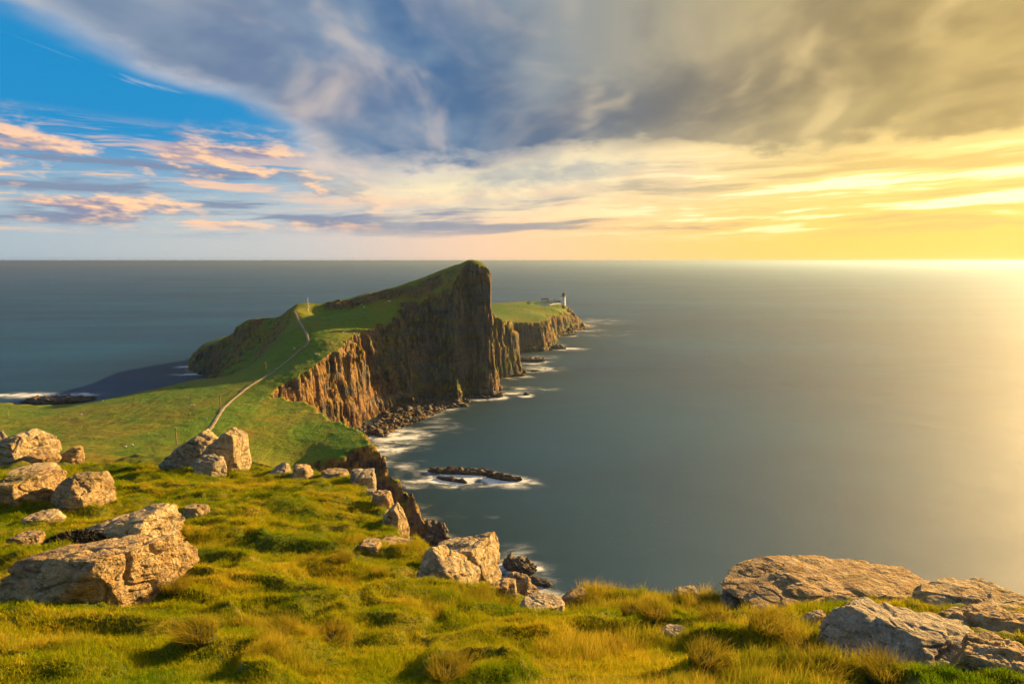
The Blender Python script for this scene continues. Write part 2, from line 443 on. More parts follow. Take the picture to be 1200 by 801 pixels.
def land_z(x, y):
    x = np.asarray(x, float); y = np.asarray(y, float)
    far = sstep(520, 640, y)
    # wandering, fluted cliff line: noise in plan gives upright buttresses and gullies
    wx = x + 5.0 * fbm2(x / 38, y / 38, 3, 3); wy = y + 5.0 * fbm2(x / 38 + 40, y / 38, 3, 4)
    near = sstep(300, 230, y)
    dd, V = poly_dist(x + (wx - x) * (0.6 - 0.3 * near), y + (wy - y) * (0.6 - 0.3 * near), FOOT_P, True, FOOT_V)
    amp = 1.0 - 0.55 * near
    flute = 4.2 * (rid2(x / 23 + 0.3 * fbm2(x / 12, y / 12, 2, 8), y / 23, 2, 21) - 0.35) + 3.2 * (rid2(x / 9.5, y / 9.5, 2, 25) - 0.25) + 1.2 * (rid2(x / 3.6, y / 3.6, 2, 31) - 0.1) + 0.4 * rid2(x / 1.6, y / 1.6, 2, 35)
    amp = amp * (1 + 0.7 * sstep(385, 410, y) * sstep(500, 480, y) * sstep(-90, -70, x))
    dd = dd + amp * flute * sstep(-4, 6, dd) * (1 - sstep(34, 60, dd))
    top = np.zeros(x.shape); mk = dd > -6; top[mk] = TOPF(x[mk], y[mk])
    top = top + 0.55 * fbm2(x / 26, y / 26, 4, 41) + 0.30 * fbm2(x / 6, y / 6, 3, 45)
    # crag band that runs below the ridge
    band = crag_mask(x, y)
    top = top + band * (1.9 * rid2(x / 8, y / 8, 3, 51) + 1.3 * rid2(x / 2.7, y / 2.7, 2, 52) - 0.6)
    # ledgy lip on the left-hand low cliffs
    steep = V[..., 0]
    rise = np.maximum(dd, 0) * steep
    # the big cliff: sloping foot, sheer upper wall
    bigc = sstep(395, 425, y) * sstep(480, 465, y) * sstep(-72, -55, x)
    uu = rise / 80.0
    rise = rise * (1 - bigc) + bigc * 80.0 * np.where(uu < 0.5, uu * 0.8, 0.4 + (uu - 0.5) * 1.7)
    # slightly stepped rise -> ledges
    led = 9.0 + 3 * fbm2(x / 20, y / 20, 2, 61)
    q = rise / led; rise2 = led * (np.floor(q) + sstep(0.12, 0.88, q - np.floor(q)))
    rise = 0.45 * rise + 0.55 * rise2
    # smooth minimum with the top surface, crisp edge
    k = 2.2
    h = np.clip(0.5 + 0.5 * (top - rise) / k, 0, 1)
    z = top * (1 - h) + rise * h - k * h * (1 - h)
    z = np.where(dd < 0, dd * 1.2 - 0.4, z)
    # rubble beach at the cove mouth
    bd, _ = poly_dist(x + 2.5 * fbm2(x / 7, y / 7, 2, 71), y + 2.5 * fbm2(x / 7 + 9, y / 7, 2, 72), BEACH)
    bz = np.where(bd > 0, np.minimum(0.09 * bd, 4.0) + 0.55 * (rid2(x / 3.1, y / 3.1, 3, 75)) , bd * 0.25 - 0.2)
    ms = (bd > -8)
    z = np.where(ms, np.maximum(z, bz), z)
    return z

def axis(segs):
    out = [segs[0][0]]
    for a, b, s in segs:
        n = max(1, int(round((b - a) / s))); out += list(np.linspace(a, b, n + 1)[1:])
    return np.array(out)

def normals_of(P):                        # P: (r,c,3) grid
    du = np.gradient(P, axis=1); dv = np.gradient(P, axis=0)
    n = np.cross(du, dv); n /= np.linalg.norm(n, axis=2, keepdims=True) + 1e-9
    return n

def build_land():
    xs = axis([(-420, -310, 6), (-310, -285, 2), (-285, -200, 1.0), (-200, -125, 0.85), (-125, -8, 0.42), (-8, 70, 0.8), (70, 140, 1.0), (140, 300, 8)])
    ys = axis([(40, 180, 5), (180, 196, 1.2), (196, 245, 0.55), (245, 290, 0.8), (290, 345, 0.5), (345, 380, 0.6), (380, 470, 0.46), (470, 545, 0.9), (545, 650, 2.0), (650, 720, 1.0), (720, 860, 1.5), (860, 900, 1.1), (900, 1030, 4)])
    X, Y = np.meshgrid(xs, ys)
    Z = land_z(X, Y)
    P = np.stack([X, Y, Z], -1)
    N = normals_of(P)
    steep = 1 - sstep(0.45, 0.85, N[..., 2])
    am = steep * sstep(0.0, 4.0, Z)
    D = 1.3 * fbm3(X / 7, Y / 7, Z / 11, 3, 81) + 0.7 * fbm3(X / 2.2, Y / 2.2, Z / 3.4, 2, 91)
    # columns and blocks: each cell of jointed basalt stands a little proud or back
    jx, jy = X + 0.6 * fbm2(X / 3, Y / 3, 2, 95), Y + 0.6 * fbm2(X / 3 + 7, Y / 3, 2, 96)
    cx_, cy_ = np.floor(jx / 2.3), np.floor(jy / 2.3)
    off = _h(cx_, cy_, cx_ * 0, 97) * 9.0
    hgt = 4.0 + 7.0 * _h(cx_, cy_, cx_ * 0, 98)
    D = D + 1.5 * (_h(cx_, cy_, np.floor((Z + off) / hgt), 99) - 0.5)
    P = P + N * (D * am)[..., None]
    bad = Z < -4.0
    keep = ~(bad[:-1, :-1] & bad[1:, :-1] & bad[:-1, 1:] & bad[1:, 1:])
    f = grid_faces(len(ys), len(xs), keep)
    v, f, used = compact(P.reshape(-1, 3), f)
    me = mesh_np('headland', v, f)
    point_attr(me, 'crag', crag_mask(X, Y).reshape(-1)[used])
    return me

# line of sight -> ground
def hit(px, py, fn, y0, y1, n=1600):
    d = ray(px, py); ys = np.linspace(y0, y1, n); t = ys / d[1]
    x, z = d[0] * t, EYE + d[2] * t
    g = fn(x, ys)
    b = np.nonzero(z <= g)[0]
    if len(b) == 0: return None
    i = b[0]
    return np.array([x[i], ys[i], g[i]])

# ------------------------------------------------------------------ materials of the land
def m_land():
    m, nt, b = mat('turf_and_basalt')
    P = geo(nt, 'Position'); N = geo(nt, 'Normal'); T = geo(nt, 'True Normal')
    nz = sep(N)[2]
    px_, py_, pz_ = sep(P)
    big = noise(P, 0.018, 4, 0.55); mid = noise(P, 0.09, 5, 0.6); fine = noise(P, 0.9, 4, 0.6)
    # turf : fresh green, tired olive, russet patches, heather-dark hollows
    g = mix(big.ramp(0.42, 0.60), lin(92, 122, 12), lin(120, 120, 18))
    g = mix(mid.ramp(0.55, 0.72) * 0.7, g, lin(140, 108, 30))
    g = mix(mid.ramp(0.45, 0.30) * 0.6, g, lin(74, 102, 12))
    g = mix(fine.ramp(0.35, 0.65) * 0.35, g, lin(38, 56, 12))
    sp = noise(P, 0.34, 3, 0.7)
    g = mix(sp.ramp(0.66, 0.74) * 0.6, g, lin(74, 62, 36))
    trk = noise(xyz(nt, px_ * 0.06, py_ * 0.06, pz_ * 1.4), 1.0, 4, 0.6, 0.3)
    g = mix(trk.ramp(0.54, 0.66) * 0.35, g, lin(104, 86, 34))
    g = mix(trk.ramp(0.46, 0.36) * 0.35, g, lin(58, 82, 12))
    # rock : dark basalt, brown weathering, ochre lichen, hanging grass
    vst = xyz(nt, px_, py_, pz_ * 0.24)
    v1 = noise(vst, 0.30, 5, 0.62, 0.4); v2 = noise(vst, 1.3, 4, 0.6)
    dkp = noise(P, 0.035, 3, 0.55)
    r = mix((v1 + (dkp - 0.5) * 1.1).ramp(0.34, 0.68), lin(42, 40, 40), lin(118, 100, 78))
    r = mix(v2.ramp(0.55, 0.75) * 0.6, r, lin(158, 132, 96))
    r = mix(v2.ramp(0.45, 0.28) * 0.7, r, lin(36, 32, 30))
    r = mix(noise(P, 0.06, 4, 0.6).ramp(0.50, 0.66) * 0.55, r, lin(128, 92, 58))
    cg = attr(nt, 'crag')
    moss = (1.0 - cg) * (0.25 + 0.75 * py_.ramp(375.0, 420.0)) * noise(P, 0.045, 5, 0.65).ramp(0.43, 0.58) * nz.ramp(-0.02, 0.26)
    r = mix(moss * 0.85, r, lin(74, 94, 24))
    strata = noise(xyz(nt, px_ * 0.10, py_ * 0.10, pz_ * 0.7), 0.5, 4, 0.6, 0.3)
    r = mix(strata.ramp(0.46, 0.34) * 0.55, r, lin(40, 36, 34))
    blk = voro(xyz(nt, px_, py_, pz_ * 0.55), 0.42); blk2 = voro(xyz(nt, px_, py_, pz_ * 0.6), 1.1)
    lay = noise(xyz(nt, px_ * 0.012, py_ * 0.012, pz_ * 0.13), 1.0, 3, 0.6)
    r = mix(lay.ramp(0.48, 0.58) * 0.5, r, lin(86, 84, 84))
    r = mix(lay.ramp(0.46, 0.38) * 0.4, r, lin(112, 74, 48))
    wet = pz_.ramp(5.0, 0.8)
    r = mix(wet * 0.75, r, lin(38, 32, 28))
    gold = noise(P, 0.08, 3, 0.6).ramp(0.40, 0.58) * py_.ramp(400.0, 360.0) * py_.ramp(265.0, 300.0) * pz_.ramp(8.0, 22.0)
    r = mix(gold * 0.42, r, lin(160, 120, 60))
    och = (nz + (mid - 0.5) * 0.5).ramp(0.16, 0.44) * noise(P, 0.20, 4, 0.65).ramp(0.36, 0.58)
    r = mix(och * (0.8 - 0.6 * cg), r, lin(150, 112, 38))
    thr = nz + (mid - 0.5) * 0.30 + (fine - 0.5) * 0.22
    gm = thr.ramp(0.60, 0.76) * pz_.ramp(4.0, 9.0)
    gm = gm * (1.0 - attr(nt, 'crag') * (mid + fine).ramp(0.80, 1.08) * 0.95)
    c = mix(gm, r, g)
    setin(nt, b, 'Base Color', c)
    setin(nt, b, 'Roughness', 0.9); b.inputs['Specular IOR Level'].default_value = 0.2
    h = (v2 * 0.8 + v1 * 1.2 + blk * 1.1 + blk2 * 0.5 + strata * 1.2) * (1.0 - gm) + (fine * 0.5 + noise(P, 3.0, 3, 0.6) * 0.3 + noise(P, 0.28, 3, 0.6) * 0.8) * gm
    bump(nt, b, h, 0.9, 0.9)
    return m

M_LAND = m_land()
land = link('headland', build_land(), M_LAND)
tag(land, 'green grassy headland with tall dark basalt sea cliffs', 'headland', kind='structure')

# ------------------------------------------------------------------ the camera's hillside
fd = lambda px, py, y: tuple(WD(px, py, y))
HILL = [
    fd(0, 801, 4.4), fd(200, 801, 4.5), fd(400, 801, 4.6), fd(600, 801, 4.6), fd(800, 801, 4.5), fd(1000, 801, 4.4), fd(1200, 801, 4.3),
    fd(0, 720, 6.4), fd(200, 730, 6.3), fd(400, 740, 6.3), fd(600, 750, 6.2), fd(800, 745, 6.3), fd(1000, 750, 5.8), fd(1200, 760, 5.4),
    fd(0, 660, 9.0), fd(120, 690, 7.6), fd(230, 680, 8.2), fd(400, 680, 8.6), fd(520, 700, 8.2), fd(600, 722, 7.8), fd(700, 702, 8.6), fd(780, 712, 8.2), fd(860, 722, 7.8), fd(950, 722, 7.4), fd(1100, 718, 7.2), fd(1200, 722, 7.0),
    fd(0, 615, 12.0), fd(120, 605, 13.2), fd(230, 602, 13.4), fd(330, 610, 12.6), fd(420, 640, 10.8), fd(480, 655, 10.6), fd(540, 690, 9.4),
    fd(0, 570, 18.0), fd(130, 568, 18.5), fd(230, 566, 19.0), fd(330, 576, 17.0), fd(420, 590, 15.2), fd(455, 625, 12.6),
    fd(0, 543, 25.5), fd(100, 543, 25.5), fd(180, 541, 26.0), fd(250, 552, 23.0), fd(320, 558, 21.5), fd(400, 561, 20.5), fd(430, 575, 18.0),
    (0, 0, 98.35), (-2.5, 0.5, 98.3), (2.5, 0.5, 98.2), (-8, 2, 97.6), (8, 2, 96.8), (0, -6, 99.6), (-8, -6, 99.6), (8, -6, 99.0), (0, -15, 102), (-25, -15, 101), (25, -15, 101), (-30, 10, 94.5), (-45, 30, 91)]
HILLF = TPS(HILL, lam=2e-5)
e = lambda px, py, y: tuple(WD(px, py, y)[:2])
HEDGE = [(-80, 36), (-45, 33), e(0, 540, 27), e(100, 541, 27.5), e(180, 540, 27.5), e(250, 549, 24.5), e(320, 555, 22.5), e(395, 560, 21), e(418, 570, 18.5), e(440, 605, 14.4), e(456, 640, 11.8),
         e(490, 655, 10.9), e(540, 688, 9.6), e(580, 716, 8.4), e(650, 706, 8.6), e(700, 699, 8.8), e(770, 708, 8.4), e(840, 716, 8.1), e(900, 710, 8.2), e(1000, 706, 8.0), e(1080, 706, 7.8), e(1160, 714, 7.3), e(1210, 718, 7.1), (20, 7), (40, 2), (60, -40), (-80, -40)]

def hill_z(x, y, fine=True):
    x = np.asarray(x, float); y = np.asarray(y, float)
    z = HILLF(np.clip(x, -45, 30), np.clip(y, -15, 34))
    r = np.hypot(x, y)
    far = sstep(4, 14, r)
    # hummocky sheep-grazed turf
    z = z + (0.05 + 0.21 * far) * fbm2(x / 2.6, y / 3.4, 3, 201) + 0.035 * fbm2(x / 0.7, y / 0.9, 3, 205)
    hum = np.maximum(0, rid2(x / 2.1 + 0.4 * fbm2(x, y, 2, 211), y / 1.5, 2, 212) - 0.2)
    z = z + 0.30 * hum * sstep(2.5, 5, r)
    d, _ = poly_dist(x, y, HEDGE)
    d = d + 0.25 * fbm2(x / 1.8, y / 1.8, 3, 221) * sstep(0, 12, r)
    out = np.maximum(-d, 0)
    drop = 0.7 * np.minimum(out, 0.6) ** 2 + np.maximum(out - 0.3, 0) * (3.2 + 1.0 * fbm2(x / 6, y / 6, 3, 231)) + 0.8 * sstep(0.5, 3, out) * rid2(x / 2.4, y / 2.4, 3, 232)
    return np.maximum(z - np.maximum(drop, 0), -6.0)

def build_hill():
    az = np.radians(axis([(-180, -80, 5), (-80, -46, 1.0), (-46, 46, 0.19), (46, 80, 1.0), (80, 180, 5)]))
    r = np.concatenate([[0.05, 0.6, 1.2], np.geomspace(1.8, 34, 260), np.geomspace(35, 130, 60)])
    A, Rr = np.meshgrid(az, r)
    X, Y = Rr * np.sin(A), Rr * np.cos(A)
    Z = hill_z(X, Y)
    P = np.stack([X, Y, Z], -1)
    return mesh_np('hillside', P.reshape(-1, 3), grid_faces(len(r), len(az))[:, ::-1])

def m_hill():
    m, nt, b = mat('grazed_turf')
    P = geo(nt, 'Position'); nz = sep(geo(nt, 'Normal'))[2]
    a = noise(P, 0.35, 4, 0.6); c2 = noise(P, 1.6, 4, 0.6); f = noise(P, 14.0, 4, 0.65)
    g = mix(a.ramp(0.40, 0.62), lin(78, 94, 12), lin(118, 108, 20))
    g = mix(c2.ramp(0.52, 0.72) * 0.7, g, lin(122, 100, 30))
    g = mix(c2.ramp(0.45, 0.28) * 0.6, g, lin(40, 62, 10))
    g = mix(f.ramp(0.35, 0.62) * 0.6, g, lin(46, 50, 14))
    rk = mix(noise(P, 1.2, 5, 0.6).ramp(0.35, 0.65), lin(70, 60, 50), lin(140, 122, 100))
    gm = (nz + (c2 - 0.5) * 0.25).ramp(0.52, 0.68)
    setin(nt, b, 'Base Color', mix(gm, rk, g)); setin(nt, b, 'Roughness', 0.9)
    b.inputs['Specular IOR Level'].default_value = 0.15
    bump(nt, b, f + c2 * 2.0, 0.6, 0.04)
    return m
hill = link('hillside', build_hill(), m_hill())
tag(hill, 'golden green turf hillside dropping to the cliff edge', 'hillside', kind='structure')

# ------------------------------------------------------------------ sea
ROCKS = [  # px centre, py waterline, half length m, half depth m, height m, yaw deg, seed, detail, name, label
    (540, 556, 17.0, 3.2, 3.2, -8, 1, 'skerry', 'long dark jagged skerry ringed with white foam in the bay'),
    (590, 563, 9.0, 2.6, 4.0, -14, 2, 'skerry', 'blocky dark skerry that ends the long reef in the bay'),
    (530, 564, 8.5, 2.0, 1.9, -22, 3, 'skerry', 'low brown skerry lying alongside the long reef'),
    (610, 672, 6.6, 3.8, 5.2, -30, 4, 'sea_rock', 'dark rock stack in white surf below the grassy cliff edge'),
    (634, 686, 4.2, 2.0, 1.9, -30, 5, 'sea_rock', 'low rock ledge at the foot of the dark stack in the surf'),
    (585, 465.5, 2.9, 2.4, 4.6, 10, 6, 'sea_rock', 'stubby brown rock close under the tall cliff corner'),
    (617, 463, 2.6, 1.8, 2.6, 0, 7, 'sea_rock', 'small lone rock off the tall cliff, foam around it'),
    (620, 424, 17, 7, 5.0, -12, 8, 'rock_ledge', 'dark wave-cut ledge between the second and third cliff'),
    (628, 435.5, 4.5, 2.2, 1.8, 8, 9, 'sea_rock', 'low wet rock in the foam below the second cliff'),
    (603, 441, 10, 5, 4.0, -8, 10, 'rock_ledge', 'brown rubble ledge at the foot of the second cliff'),
    (650, 409, 14, 6, 6.5, -18, 11, 'rock_ledge', 'broken brown rocks running out from the third cliff into surf'),
    (664, 393.5, 12, 5, 2.6, -5, 12, 'rock_ledge', 'flat pale ledge at the foot of the rounded fourth cliff'),
    (560, 467, 10, 3.0, 2.0, 2, 13, 'rock_ledge', 'thin rock shelf along the foot of the tallest cliff'),
    (526, 478, 4.5, 2.6, 2.0, -20, 14, 'sea_rock', 'rock at the seaward end of the rubble beach'),
    (508, 637, 9, 4.5, 8.0, -52, 15, 'rock_ledge', 'jagged brown rocks at the foot of the grassy promontory'),
    (62, 472, 20, 7, 4.6, 6, 16, 'rock_knoll', 'dark rocky knoll on the far shore of the saddle'),
]

def build_sea():
    g = lambda a, b, n: np.geomspace(a, b, n)
    xs = np.concatenate([-330 - g(70000, 10, 34), axis([(-330, -180, 4), (-180, -90, 2.5), (-90, 70, 1.1), (70, 150, 2.0)]), 150 + g(10, 70000, 34)])
    ys = np.concatenate([axis([(-3000, 0, 600), (0, 150, 15), (150, 320, 1.1), (320, 520, 1.3), (520, 960, 2.2)]), 960 + g(8, 90000, 46)])
    X, Y = np.meshgrid(xs, ys)
    P = np.stack([X, Y, np.zeros_like(X)], -1)
    me = mesh_np('sea', P.reshape(-1, 3), grid_faces(len(ys), len(xs)), True)
    # surf: how much white water lies here
    d = np.full(X.shape, 400.0)
    near = (X > -420) & (X < 300) & (Y > 100) & (Y < 1100)
    dn, _ = poly_dist(X[near] + 4 * fbm2(X[near] / 14, Y[near] / 14, 2, 301), Y[near] + 4 * fbm2(X[near] / 14 + 5, Y[near] / 14, 2, 302), FOOT_P)
    db, _ = poly_dist(X[near], Y[near], BEACH)
    dn = -np.maximum(dn, db)
    foam = np.zeros(X.shape)
    patch = 0.55 + 0.9 * fbm2(X[near] / 45, Y[near] / 45, 2, 305)
    foam[near] = np.exp(-np.maximum(dn, 0) / 9.0) * np.clip(patch, 0.12, 1.2) * 0.75
    fb = foam[near]; xn, yn = X[near], Y[near]
    for px, py, hl, hd, hh, yaw, *_r in ROCKS[:-1]:
        c = WZ(px, py); a = R(yaw); dx, dy = xn - c[0], yn - c[1]
        lx, ly = dx * math.cos(a) + dy * math.sin(a), -dx * math.sin(a) + dy * math.cos(a)
        q = np.sqrt((lx / (hl + 3.2)) ** 2 + (ly / (hd + 4.2)) ** 2)
        fb = np.maximum(fb, 0.85 * np.exp(-np.maximum(q - 0.8, 0) * 2.8))
    BL = [(470, 512, 16, 24, 0.95), (455, 528, 10, 22, 0.9), (500, 492, 16, 10, 0.9), (520, 500, 22, 14, 0.52), (600, 460, 16, 9, 0.95), (620, 455, 20, 9, 0.6), (478, 545, 8, 16, 0.4),
          (486, 566, 7, 6, 0.9), (560, 569, 12, 3, 0.6), (620, 566, 5, 2.5, 0.7), (640, 690, 9, 8, 0.95), (690, 700, 10, 8, 0.75), (600, 650, 8, 7, 0.55), (528, 640, 7, 10, 0.6), (540, 655, 8, 5, 0.5),
          (630, 432, 22, 16, 0.75), (660, 409, 26, 12, 0.95), (640, 418, 18, 12, 0.55), (690, 386, 26, 30, 0.6), (695, 376, 60, 60, 0.35), (700, 392, 60, 22, 0.25), (715, 388, 90, 20, 0.22),
          (50, 463, 46, 10, 0.85), (100, 462, 30, 8, 0.7), (228, 428, 14, 18, 0.65), (225, 438, 16, 8, 0.8), (0, 463, 60, 8, 0.8), (580, 606, 4, 2.0, 0.4)]
    for px, py, sx, sy, k in BL:
        c = WZ(px, py)
        fb = np.maximum(fb, k * np.exp(-((xn - c[0]) / sx) ** 2 - ((yn - c[1]) / sy) ** 2))
    foam[near] = fb
    point_attr(me, 'surf', foam.ravel())
    # dark reflection of the cliffs, painted into the water colour near the shore
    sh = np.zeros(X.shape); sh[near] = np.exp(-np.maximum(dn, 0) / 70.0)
    point_attr(me, 'cliff_reflection', sh.ravel())
    return me

def m_sea():
    m, nt, b = mat('smoothed_sea')
    P = geo(nt, 'Position'); px_, py_, pz_ = sep(P)
    surf = attr(nt, 'surf'); cliff_reflection = attr(nt, 'cliff_reflection')
    n1 = noise(xyz(nt, px_ * 0.55, py_ * 0.9, 0.0), 0.11, 6, 0.62, 0.8)
    n2 = noise(xyz(nt, px_ * 0.5, py_, 3.0), 0.55, 5, 0.65, 0.9)
    n3 = noise(xyz(nt, px_ * 0.35, py_ * 0.8, 7.0), 0.05, 4, 0.6, 0.5)
    body = surf * (0.35 + 1.5 * n1.ramp(0.34, 0.66)) * (0.45 + 1.1 * n3.ramp(0.36, 0.62)) * (0.75 + 0.5 * n2.ramp(0.35, 0.65))
    foam = body.ramp(0.08, 1.7)
    slick = noise(xyz(nt, px_ * 0.3 + py_ * 0.12, py_ - px_ * 0.25, 2.0), 0.006, 5, 0.6, 0.6)
    big = noise(xyz(nt, px_ * 0.35, py_, 0.0), 0.004, 4, 0.55)
    c = mix(big.ramp(0.35, 0.68), lin(8, 58, 94), lin(16, 76, 110))
    c = mix(cliff_reflection * 0.92, c, lin(3, 34, 44))  # water painted darker towards the cliffs, as their reflection
    c = mix(foam, c, lin(226, 230, 228))
    setin(nt, b, 'Base Color', c)
    setin(nt, b, 'Roughness', (foam * 0.2 + 0.66 - 0.20 * py_.ramp(600.0, 5000.0) + (slick - 0.5) * 0.26).min(0.8))
    b.inputs['IOR'].default_value = 1.33
    # long exposure leaves only broad swell
    w1 = noise(xyz(nt, px_ * 0.6, py_, 0.0), 0.035, 4, 0.5, 0.3)
    w2 = noise(xyz(nt, px_ * 0.5, py_, 0.0), 0.22, 3, 0.55)
    n = bump(nt, b, w1 * 3.0 + w2 * 0.5, 0.16, 1.0)
    return m
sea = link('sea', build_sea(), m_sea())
tag(sea, 'calm teal sea smoothed by a long exposure, foam at the shore', 'sea', kind='structure')

# ------------------------------------------------------------------ rocks
_ico = {}
def ico(level):
    if level not in _ico:
        bm = bmesh.new(); bmesh.ops.create_icosphere(bm, subdivisions=level, radius=1.0)
        bm.verts.ensure_lookup_table()
        v = np.array([x.co[:] for x in bm.verts]); f = np.array([[l.index for l in q.verts] for q in bm.faces]); bm.free()
        _ico[level] = (v, f)
    return _ico[level]

def rock_shape(seed, level=5, cuts=11, planes=(), rough=0.07, fine=0.03, spiky=0.0, lo=0.55, hi=0.86, boxy=0.0):
    """unit rock: a ball cut by planes, then weathered; scaled so its box is -1..1"""
    rg = np.random.RandomState(seed)
    v, f = ico(level); p = v.copy()
    if boxy: p = p * (1 - boxy) + boxy * 0.82 * p / np.abs(p).max(1, keepdims=True)
    pl = [(np.array(n, float), c) for n, c in planes]
    for i in range(cuts):
        n = rg.normal(size=3); n /= np.linalg.norm(n); pl.append((n, rg.uniform(lo, hi)))
    for n, c in pl:
        n = n / np.linalg.norm(n)
        ex = np.maximum(0, p @ n - c); p = p - n * (ex * 0.93)[:, None]
    o = rg.uniform(-50, 50, 3)
    q = p + o
    dirn = p / (np.linalg.norm(p, axis=1, keepdims=True) + 1e-9)
    d = rough * fbm3(q[:, 0] * 1.7, q[:, 1] * 1.7, q[:, 2] * 1.7, 3, seed) + fine * fbm3(q[:, 0] * 6, q[:, 1] * 6, q[:, 2] * 6, 3, seed + 9)
    # weathered joints
    c1 = np.abs(vn3(q[:, 0] * 1.5, q[:, 1] * 1.5, q[:, 2] * 1.9, seed + 21)); d = d - rough * 0.9 * np.exp(-(c1 / 0.07) ** 2)
    c2 = np.abs(vn3(q[:, 0] * 3.6, q[:, 1] * 3.6, q[:, 2] * 4.4, seed + 23)); d = d - rough * 0.35 * np.exp(-(c2 / 0.06) ** 2)
    if spiky: d = d + spiky * (1 - 2 * np.abs(vn3(q[:, 0] * 3.1, q[:, 1] * 3.1, q[:, 2] * 2.0, seed + 5))) + spiky * 0.5 * (1 - 2 * np.abs(vn3(q[:, 0] * 7, q[:, 1] * 7, q[:, 2] * 5, seed + 6)))
    p = p + dirn * d[:, None]
    lo_, hi_ = p.min(0), p.max(0)
    return (p - (lo_ + hi_) / 2) / ((hi_ - lo_) / 2), f

def m_boulder():
    m, nt, b = mat('lichened_stone')
    P = geo(nt, 'Position'); nz = sep(geo(nt, 'Normal'))[2]
    a = noise(P, 1.3, 5, 0.62); f = noise(P, 9.0, 5, 0.65); s = noise(P, 34.0, 3, 0.6)
    c = mix(a.ramp(0.34, 0.66), lin(150, 130, 98), lin(196, 172, 128))
    c = mix(f.ramp(0.50, 0.64) * 0.85, c, lin(204, 192, 168))                        # pale crust lichen
    c = mix(f.ramp(0.46, 0.30) * 0.85, c, lin(66, 56, 48))                          # dark pits
    c = mix(noise(P, 4.2, 4, 0.7).ramp(0.55, 0.66) * 0.7, c, lin(178, 138, 66))     # ochre lichen
    v = voro(P, 7.0); c = mix((v.ramp(0.26, 0.16) * a.ramp(0.48, 0.62)) * 0.8, c, lin(214, 206, 188))
    c = mix(noise(P, 2.4, 4, 0.6).ramp(0.56, 0.72) * nz.ramp(-0.1, 0.5) * 0.4, c, lin(142, 122, 118))
    c = mix(s.ramp(0.58, 0.72) * 0.4, c, lin(50, 44, 38))
    oi = nt.nodes.new('ShaderNodeObjectInfo'); rnd = S(nt, oi.outputs['Random'])
    c = mix(rnd.ramp(0.35, 1.0) * 0.5, c, mix(a, lin(132, 100, 62), lin(186, 148, 92)))
    c = mix(rnd.ramp(0.45, 0.0) * 0.5, c, mix(a, lin(112, 108, 102), lin(178, 172, 160)))
    bx_, by_, bz_ = sep(P); bed = noise(xyz(nt, bx_ * 0.7 + bz_, by_ * 0.7, bz_ * 4.5 + bx_ * 0.8), 1.6, 4, 0.6)
    c = mix(bed.ramp(0.42, 0.34) * 0.55, c, lin(72, 60, 50))
    c = mix(noise(P, 0.9, 4, 0.65).ramp(0.56, 0.70) * nz.ramp(0.1, 0.6) * 0.7, c, lin(92, 92, 40))   # moss on top
    setin(nt, b, 'Base Color', c); setin(nt, b, 'Roughness', 0.92); b.inputs['Specular IOR Level'].default_value = 0.2
    bump(nt, b, f * 1.6 + s * 0.5 + v * 0.3 + bed * 1.6, 1.0, 0.09)
    return m
def m_searock():
    m, nt, b = mat('wet_basalt')
    P = geo(nt, 'Position'); nz = sep(geo(nt, 'Normal'))[2]; z = sep(P)[2]
    a = noise(P, 0.5, 5, 0.62); f = noise(P, 2.4, 4, 0.6)
    c = mix(a.ramp(0.36, 0.64), lin(44, 38, 34), lin(92, 76, 58))
    c = mix(f.ramp(0.54, 0.70) * z.ramp(1.0, 3.0) * 0.7, c, lin(130, 104, 66))
    c = mix(z.ramp(1.6, 0.4) * 0.7, c, lin(26, 24, 22))
    setin(nt, b, 'Base Color', c); setin(nt, b, 'Roughness', 0.7)
    bump(nt, b, f + a, 0.8, 0.4)
    return m
M_BOULDER, M_SEAROCK = m_boulder(), m_searock()

# ------------------------------------------------------------------ skerries and sea rocks
for (px, py, hl, hd, hh, yaw, seed, nm, label) in ROCKS:
    p, f = rock_shape(400 + seed, 5 if hl < 6 else 6, 7, [((0, 0, 1), 0.62)], 0.10, 0.05, 0.15 if hh < 6 else 0.09)
    p = p * np.array([hl, hd, hh * 0.85])
    # uneven crest
    p[:, 2] *= 0.72 + 0.5 * fbm2(p[:, 0] / 3.4 + seed * 7, p[:, 1] / 5, 3, 410 + seed)
    me = mesh_np(nm, p, f)
    c = WZ(px, py)
    if nm == 'rock_knoll':
        h_ = hit(px, py, land_z, 250, 420)
        c = h_ if h_ is not None else WZ(px, py, 20)
        c = np.array([c[0], c[1], c[2] - 0.6]); m_ = M_SEAROCK
    else: m_ = M_SEAROCK
    o = link(nm, me, m_, None, (c[0], c[1] + hd * 0.8, c[2] + hh * 0.08)); o.rotation_euler.z = R(yaw)
    tag(o, label, 'rock', 'sea rocks and ledges along the shore')

# rubble on the beach and along the cliff feet: nobody could count it
def scatter_rocks(name, pts, sizes, material, label, cat, seed):
    rg = np.random.RandomState(seed); V, Fc, n0 = [], [], 0
    protos = [rock_shape(500 + seed + i, 2, 9, (), 0.10, 0.04) for i in range(5)]
    for (x, y, z), s in zip(pts, sizes):
        p, f = protos[rg.randint(5)]
        a = rg.uniform(0, 6.28); ca, sa = math.cos(a), math.sin(a)
        k = s * np.array([rg.uniform(0.8, 1.3), rg.uniform(0.7, 1.1), rg.uniform(0.5, 0.95)])
        q = p * k; q = np.stack([q[:, 0] * ca - q[:, 1] * sa, q[:, 0] * sa + q[:, 1] * ca, q[:, 2]], 1) + np.array([x, y, z + 0.25 * s])
        V.append(q); Fc.append(f + n0); n0 += len(q)
    o = link(name, mesh_np(name, np.concatenate(V), np.concatenate(Fc)), material)
    return tag(o, label, cat, kind='stuff')
rg = np.random.RandomState(5)
